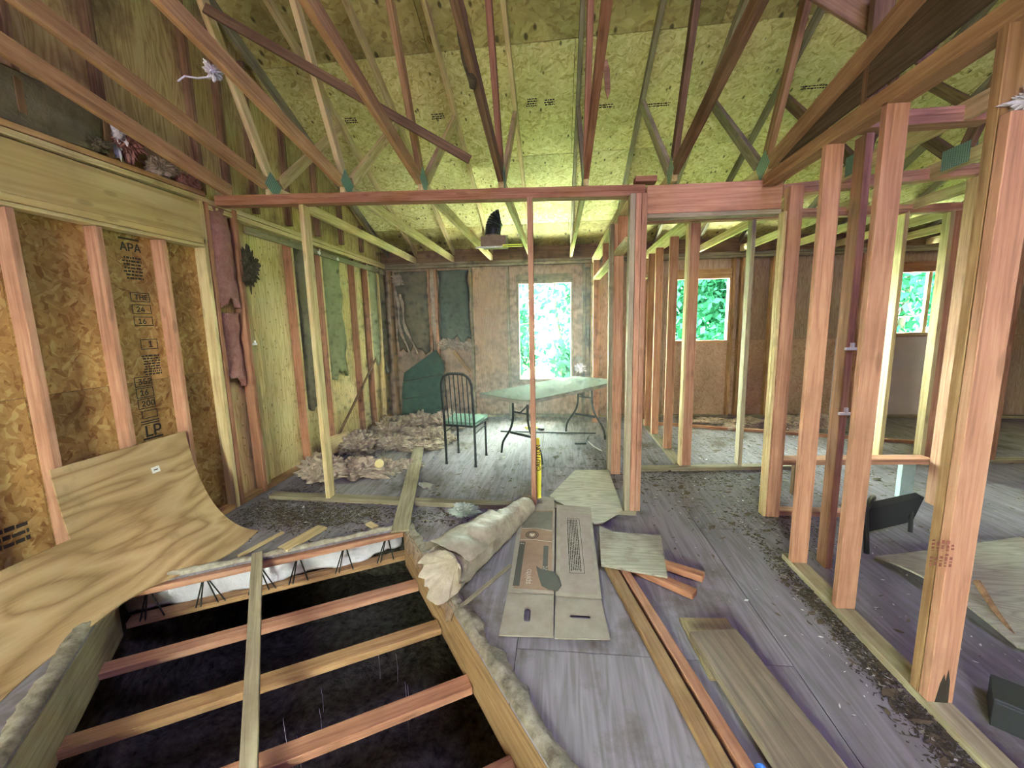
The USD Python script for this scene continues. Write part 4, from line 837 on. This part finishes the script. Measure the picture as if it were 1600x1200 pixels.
# ---- caution tape and small things in the far room
t = thing('caution_tape', 'yellow caution tape strip hanging behind the middle stud', 'tape', (-.165, 3.2, .3)); panel(t, 'tape_strip', Polygon([(0, 0), (.045, .01), (.05, .30), (.035, .52), (-.01, .52), (0, .2)]), (-.19, 3.215, .06), X, Z, .002, YELLOW)
put(t, 'lettering', meshkit.text_mesh('CAUTION', .034, .0006, True), INK, np.stack([Z, -X, Y], 1) @ np.diag([1, 1, 1]), (-.148, 3.2125, .30), label='CAUTION')
t = thing('metal_rod', 'long dark rod lying on the floor under the table', 'rod', (0, 5.6, 0)); put(t, 'rod', tube([(-.80, 5.52, .012), (.50, 5.45, .012)], .010, 8), BLACKMETAL)
t = thing('hand_saw', 'small dark hook-shaped tool on the floor right of the table', 'tool', (.33, 5.0, 0)); put(t, 'tool_shaft', tube([(.42, 5.42, .01), (.33, 4.98, .01)], .007, 8), BLACKMETAL); board(t, 'tool_head', (.20, 4.97, .012), (.34, 4.98, .012), .04, .02, Y, BLACKMETAL)
t = thing('hand_tool', 'yellow handled tool on the floor behind the middle stud', 'tool', (-.33, 5.7, 0)); put(t, 'handle', tube(arc([(-.47, 5.66, .03), (-.44, 5.72, .03), (-.30, 5.70, .03), (-.28, 5.64, .03), (-.45, 5.62, .03)], 4), .012, 8), YELLOW, smooth=True); board(t, 'blade', (-.28, 5.66, .015), (-.20, 5.64, .015), .04, .02, Y, BLACKMETAL)
t = thing('white_stick', 'short white stick on the floor left of the doorway post', 'stick', (.4, 4.8, 0)); put(t, 'stick', tube([(.37, 5.05, .012), (.42, 4.85, .012), (.50, 4.68, .012)], .009, 8), WHITEPLASTIC, smooth=True)
# ---- right-hand room
t = thing('plywood_sheet', 'curling plywood sheet on the floor right of the pink studs', 'plywood', (2.4, 2.3, 0))
g1, g2 = np.meshgrid(np.linspace(0, 1, 22), np.linspace(0, 1, 22), indexing='ij'); q00, q10, q01, q11 = A([1.93, 2.57]), A([3.05, 2.90]), A([2.02, 1.86]), A([3.0, 1.45])
xy = (1-g1)[..., None]*((1-g2)[..., None]*q00+g2[..., None]*q01)+g1[..., None]*((1-g2)[..., None]*q10+g2[..., None]*q11)
zz = .022+.07*np.exp(-((g1)/.16)**2)*np.sin(np.pi*(g2*.9+.05))
put(t, 'sheet', shell(np.concatenate([xy, zz[..., None]], -1)[:, ::-1], .010), PLY_OFF, smooth=40)
t = thing('loose_lumber', 'red board lying across the floor of the far right room', 'board', (2.8, 5.6, 0)); board(t, 'board', (1.35, 6.0, .02), (4.3, 5.1, .02), .06, .036, Y, PINK)
bn = thing('low_bench', 'low plank shelf on blocks behind the right partition', 'shelf', (2.4, 3.5, 0)); board(bn, 'shelf_plank', (1.80, 3.54, .31), (2.98, 3.56, .33), .12, .045, Y, PINK)
board(bn, 'support_block', (2.84, 3.56, .0), (2.84, 3.56, .295), .10, .05, X, TEAL, label='blue grey support block'); board(bn, 'support_block', (2.0, 3.57, .0), (2.0, 3.57, .28), .05, .05, X, DARK)
bk = thing('fallen_chair', 'black metal chair with a dark seat lying on its side in the right room', 'chair', (2.2, 2.9, 0))
put(bk, 'chair_frame', tube(arc([(1.95, 2.66, .0), (1.945, 2.70, .27), (2.02, 2.78, .30), (2.10, 2.86, .29)], 6), .016, 10), BLACKMETAL, smooth=True)
put(bk, 'seat_panel', trimesh.creation.extrude_polygon(sbox(0, 0, .46, .20).buffer(.01), .05, engine='earcut'), plain('black_seat', (.02, .02, .022), .7), frame(unit([.9, .3, .06]), unit([0, -.3, .95])), (2.0, 2.88, .06))
put(bk, 'chair_leg', tube([(2.43, 2.98, .27), (2.40, 2.92, .02)], .014, 10), BLACKMETAL)
bb = thing('black_case', 'black plastic case at the lower right edge', 'case', (1.66, 1.5, 0)); board(bb, 'case_body', (1.62, 1.55, .05), (1.80, 1.40, .05), .16, .10, Y, plain('black_plastic', (.02, .022, .026), .5)); board(bb, 'case_lid', (1.62, 1.55, .104), (1.80, 1.40, .104), .15, .012, Y, plain('black_plastic_lid', (.026, .028, .032), .45))
t = thing('dark_stick', 'dark tapered stick standing on the curling plywood sheet', 'stick', (2.15, 2.0, 0)); put(t, 'stick', tube([(2.06, 1.92, .045), (2.08, 2.03, .085), (2.11, 2.16, .15)], [.006, .012, .016], 8), DARK)
# left metal box screw
t = thing('cable_clip', 'small bright metal clip on the left wall stud below the dark clump', 'clip', (-2.70, 3.4, 1.37)); put(t, 'clip_bar', cbox(.012, .05, .02), STEEL, None, (-2.693, 3.40, 1.37)); put(t, 'clip_screw', trimesh.creation.cylinder(.008, .03, sections=12), STEEL, None, (-2.69, 3.40, 1.385))
for i, (y, z) in enumerate(((4.55, 2.345), (4.95, 2.33))):
    t = thing('cable_clip', ('left', 'right')[i]+' one of two white clips on the ledger of the left wall', 'clip', (-2.69, y, z)); put(t, 'clip_bar', cbox(.012, .05, .03), WHITEPLASTIC, None, (-2.69, y, z)); put(t, 'clip_screw', cbox(.012, .012, .05), WHITEPLASTIC, None, (-2.685, y, z))

cw = thing('cobweb', 'thin pale cobweb strands hanging in the dark stair opening', 'cobweb', (-1.0, 1.7, -.5))
r_ = np.random.default_rng(77)
for i in range(12):
    p = HA+HU*r_.uniform(.7, 1.6)+HV*r_.uniform(.4, 1.5); z = -.33-r_.uniform(0, .2); l_ = r_.uniform(.12, .4)
    put(cw, 'strand', tube([p+Z*z, p+Z*(z-l_*.5)+HU*.004, p+Z*(z-l_)], .0012, 4), BATT_WHITE)
# ================================================================ litter
blocked = shapely.union_all([HOLE.buffer(.05), sbox(-.34, 1.72, .27, 3.3), Polygon([(-.2, 3.2), (-.15, 3.1), (-.5, 1.85), (-.85, 2.05)]), sbox(.5, .7, 1.05, 1.97), sbox(.25, .9, .75, 2.4)])
shapely.prepare(blocked)
def litter(name, label, cat, spots, mat, size, seed, z=.001, curl=.5):
    r = np.random.default_rng(seed); C = []
    for cx, cy, sx, sy, n in spots:
        p = np.stack([r.normal(cx, sx, n), r.normal(cy, sy, n)], 1); C.append(p)
    C = np.vstack(C); C = C[(C[:, 0] > -2.65) & (C[:, 0] < 6.6) & (C[:, 1] < 6.4) & (C[:, 1] > .3)]
    C = C[~shapely.contains_xy(blocked, C[:, 0], C[:, 1])]; n = len(C)
    L = size*r.lognormal(0, .5, n); W = L*r.uniform(.15, .6, n); a = r.uniform(0, 2*np.pi, n); d = np.stack([np.cos(a), np.sin(a)], 1); e = np.stack([-d[:, 1], d[:, 0]], 1); h = L*curl*r.uniform(.05, .5, n)
    z0 = z+r.uniform(0, .004, n)
    V = np.zeros((n, 6, 3)); V[:, 0, :2] = C-d*L[:, None]; V[:, 1, :2] = C-e*W[:, None]*.9-d*L[:, None]*.2; V[:, 2, :2] = C+e*W[:, None]-d*L[:, None]*.1; V[:, 3, :2] = C+d*L[:, None]; V[:, 4, :2] = C+d*L[:, None]*.5-e*W[:, None]*.6; V[:, 5, :2] = C+d*L[:, None]*.4+e*W[:, None]*.7
    V[..., 2] = z0[:, None]; V[:, 0, 2] += h*.6; V[:, 3, 2] += h; V[:, 2, 2] += h*.5; V[:, 5, 2] += h*.4
    f = A([[0, 1, 2], [1, 4, 5], [1, 5, 2], [4, 3, 5]]); Fc = (f[None]+(np.arange(n)*6)[:, None, None]).reshape(-1, 3)
    put(None, name, trimesh.Trimesh(V.reshape(-1, 3), Fc, process=False), mat, kind='stuff', label=label, cat=cat)
SP = [(1.3, 3.75, .5, .3, 700), (1.9, 4.6, .9, .6, 700), (2.0, 5.4, .9, .5, 600), (1.5, 3.1, .25, .15, 220), (-2.05, 2.9, .33, .13, 700), (-1.4, 2.97, .4, .09, 260), (-.4, 4.2, .6, .6, 220), (.45, 4.4, .1, .2, 90), (0, 6.1, .9, .2, 300), (2.4, 4.0, .5, .5, 350), (3.4, 5.2, .9, .7, 350), (1.335, 1.85, .03, .5, 420), (1.7, 2.4, .3, .5, 60), (.3, 3.6, .5, .5, 60), (-1.0, 3.6, .5, .25, 120), (1.0, 2.0, .5, .9, 45), (-.3, 5.2, .8, .5, 90), (3.5, 3.5, .8, .5, 140), (-2.3, 3.2, .2, .15, 200)]
litter('leaf_litter', 'dark dead leaves and twigs strewn over the floor', 'litter', SP, LEAFLITTER, .013, 5)
litter('wood_chips', 'pale wood chips and dust scattered over the floor', 'litter', [(x, y, sx*1.1, sy*1.1, int(n*.55)) for x, y, sx, sy, n in SP], CHIP, .009, 6)
litter('dirt_crumbs', 'fine dark dirt gathered along the plates and the stair opening', 'dirt', [(1.345, 1.9, .035, .55, 2600), (1.33, 1.4, .05, .25, 900), (-2.1, 2.9, .3, .14, 4200), (-1.3, 2.98, .5, .09, 1500), (1.2, 3.95, .35, .12, 1200), (1.65, 3.0, .12, .25, 900), (2.0, 5.3, .8, .6, 2000), (-2.4, 3.35, .15, .15, 700), (.0, 6.2, .9, .08, 800), (.45, 4.3, .08, .3, 400)], plain('dirt', (.05, .038, .024), .95), .006, 15, curl=.9)
litter('insulation_crumbs', 'small white crumbs scattered over the floor', 'litter', [(1.35, 1.9, .08, .5, 60), (1.3, 3.4, .6, .5, 60), (-.3, 5.9, 1, .3, 90), (2, 4.5, .9, .7, 90), (1.8, 2.2, .2, .4, 60), (1.1, 1.6, .3, .4, 25), (-2, 2.9, .4, .2, 60)], CRUMB, .008, 7)

hz = put(None, 'dust_haze', trimesh.creation.box((3.0, 3.05, 2.3)), HAZE, None, (-1.05, 4.86, 1.22), kind='stuff', label='thin bluish dust haze glowing in front of the tall window', cat='haze')
# ================================================================ outside
gd = struct('ground', label='overgrown ground outside')
put(gd, 'lawn', slab(sbox(-40, 7.3, 40, 60), .05), GRASS, None, (0, 0, -.5)); put(gd, 'gravel_drive', slab(sbox(-40, -40, 40, -3.2), .05), GRAVEL, None, (0, 0, -.5))
def tree(label, x, y, h, spread, n, seed, ls=.19, low=.1, flat=.5):
    r = np.random.default_rng(seed); t = thing('tree', label, 'tree', (x, y, -.45))
    s = np.linspace(0, 1, 8); put(t, 'trunk', tube(np.stack([x+.2*np.sin(s*3+seed), y+.1*np.sin(s*4), -.45+h*.8*s], 1), .11*(1-.75*s), 9), BARK, smooth=True)
    for i in range(5):
        a = r.uniform(0, 6.28); z = -.45+h*(.25+.12*i); put(t, 'branch', tube([(x, y, z), (x+.5*spread*math.cos(a), y+.5*spread*math.sin(a), z+.3), (x+spread*math.cos(a), y+spread*math.sin(a), z+.4)], [.04, .025, .008], 6), BARK)
    for k, mt in enumerate(LEAF):
        m_ = n//3; cl = r.normal(0, 1, (26, 3)); cl /= np.linalg.norm(cl, axis=1, keepdims=True); cl *= r.uniform(.35, 1, (26, 1))
        cc = A([x, y, -.45+h*(.5+low)])+cl*A([spread, spread, h*flat]); p = cc[r.integers(0, 26, m_)]+r.normal(0, spread*.19, (m_, 3)); p[:, 2] = np.maximum(p[:, 2], -.4)
        d = r.normal(0, 1, (m_, 3)); d[:, 2] -= .5; d /= np.linalg.norm(d, axis=1, keepdims=True); e = np.cross(d, r.normal(0, 1, (m_, 3))); e /= np.linalg.norm(e, axis=1, keepdims=True)
        L = ls*r.uniform(.6, 1.4, m_)[:, None]; V = np.stack([p-d*L*.5, p+e*L*.28, p+d*L*.5, p-e*L*.28], 1).reshape(-1, 3); q = np.arange(m_)[:, None]*4
        put(t, 'foliage', trimesh.Trimesh(V, np.vstack([q+[0, 1, 2], q+[0, 2, 3]]), process=False), mt, kind='stuff')
tree('slim leafy tree at the left of the tall window', -1.2, 9.6, 3.4, .85, 2000, 1)
tree('pale bushy tree seen through the middle of the tall window', .1, 12.5, 4.2, 1.2, 700, 2)
tree('low shrub at the lower right of the tall window', .25, 9.4, 1.5, .5, 600, 3)
tree('dense tree filling the square window', 3.3, 11.0, 4.4, 1.7, 6000, 4)
tree('dense tree behind the right part of the square window', 5.2, 12.4, 5.0, 1.8, 6000, 5)
tree('dense tree filling the far right window', 8.0, 10.8, 4.6, 1.8, 6000, 6)
tree('tree standing between the tall and the square window', 1.6, 13.0, 5.0, 1.5, 3500, 8)
tree('spreading tree whose crown overhangs the tall window', -2.3, 9.9, 6.2, 2.6, 8000, 9, ls=.22, low=.30, flat=.16)
tree('spreading tall tree between the square and the far right window', 5.3, 9.9, 6.2, 2.4, 6000, 10, ls=.22, low=.30, flat=.16)
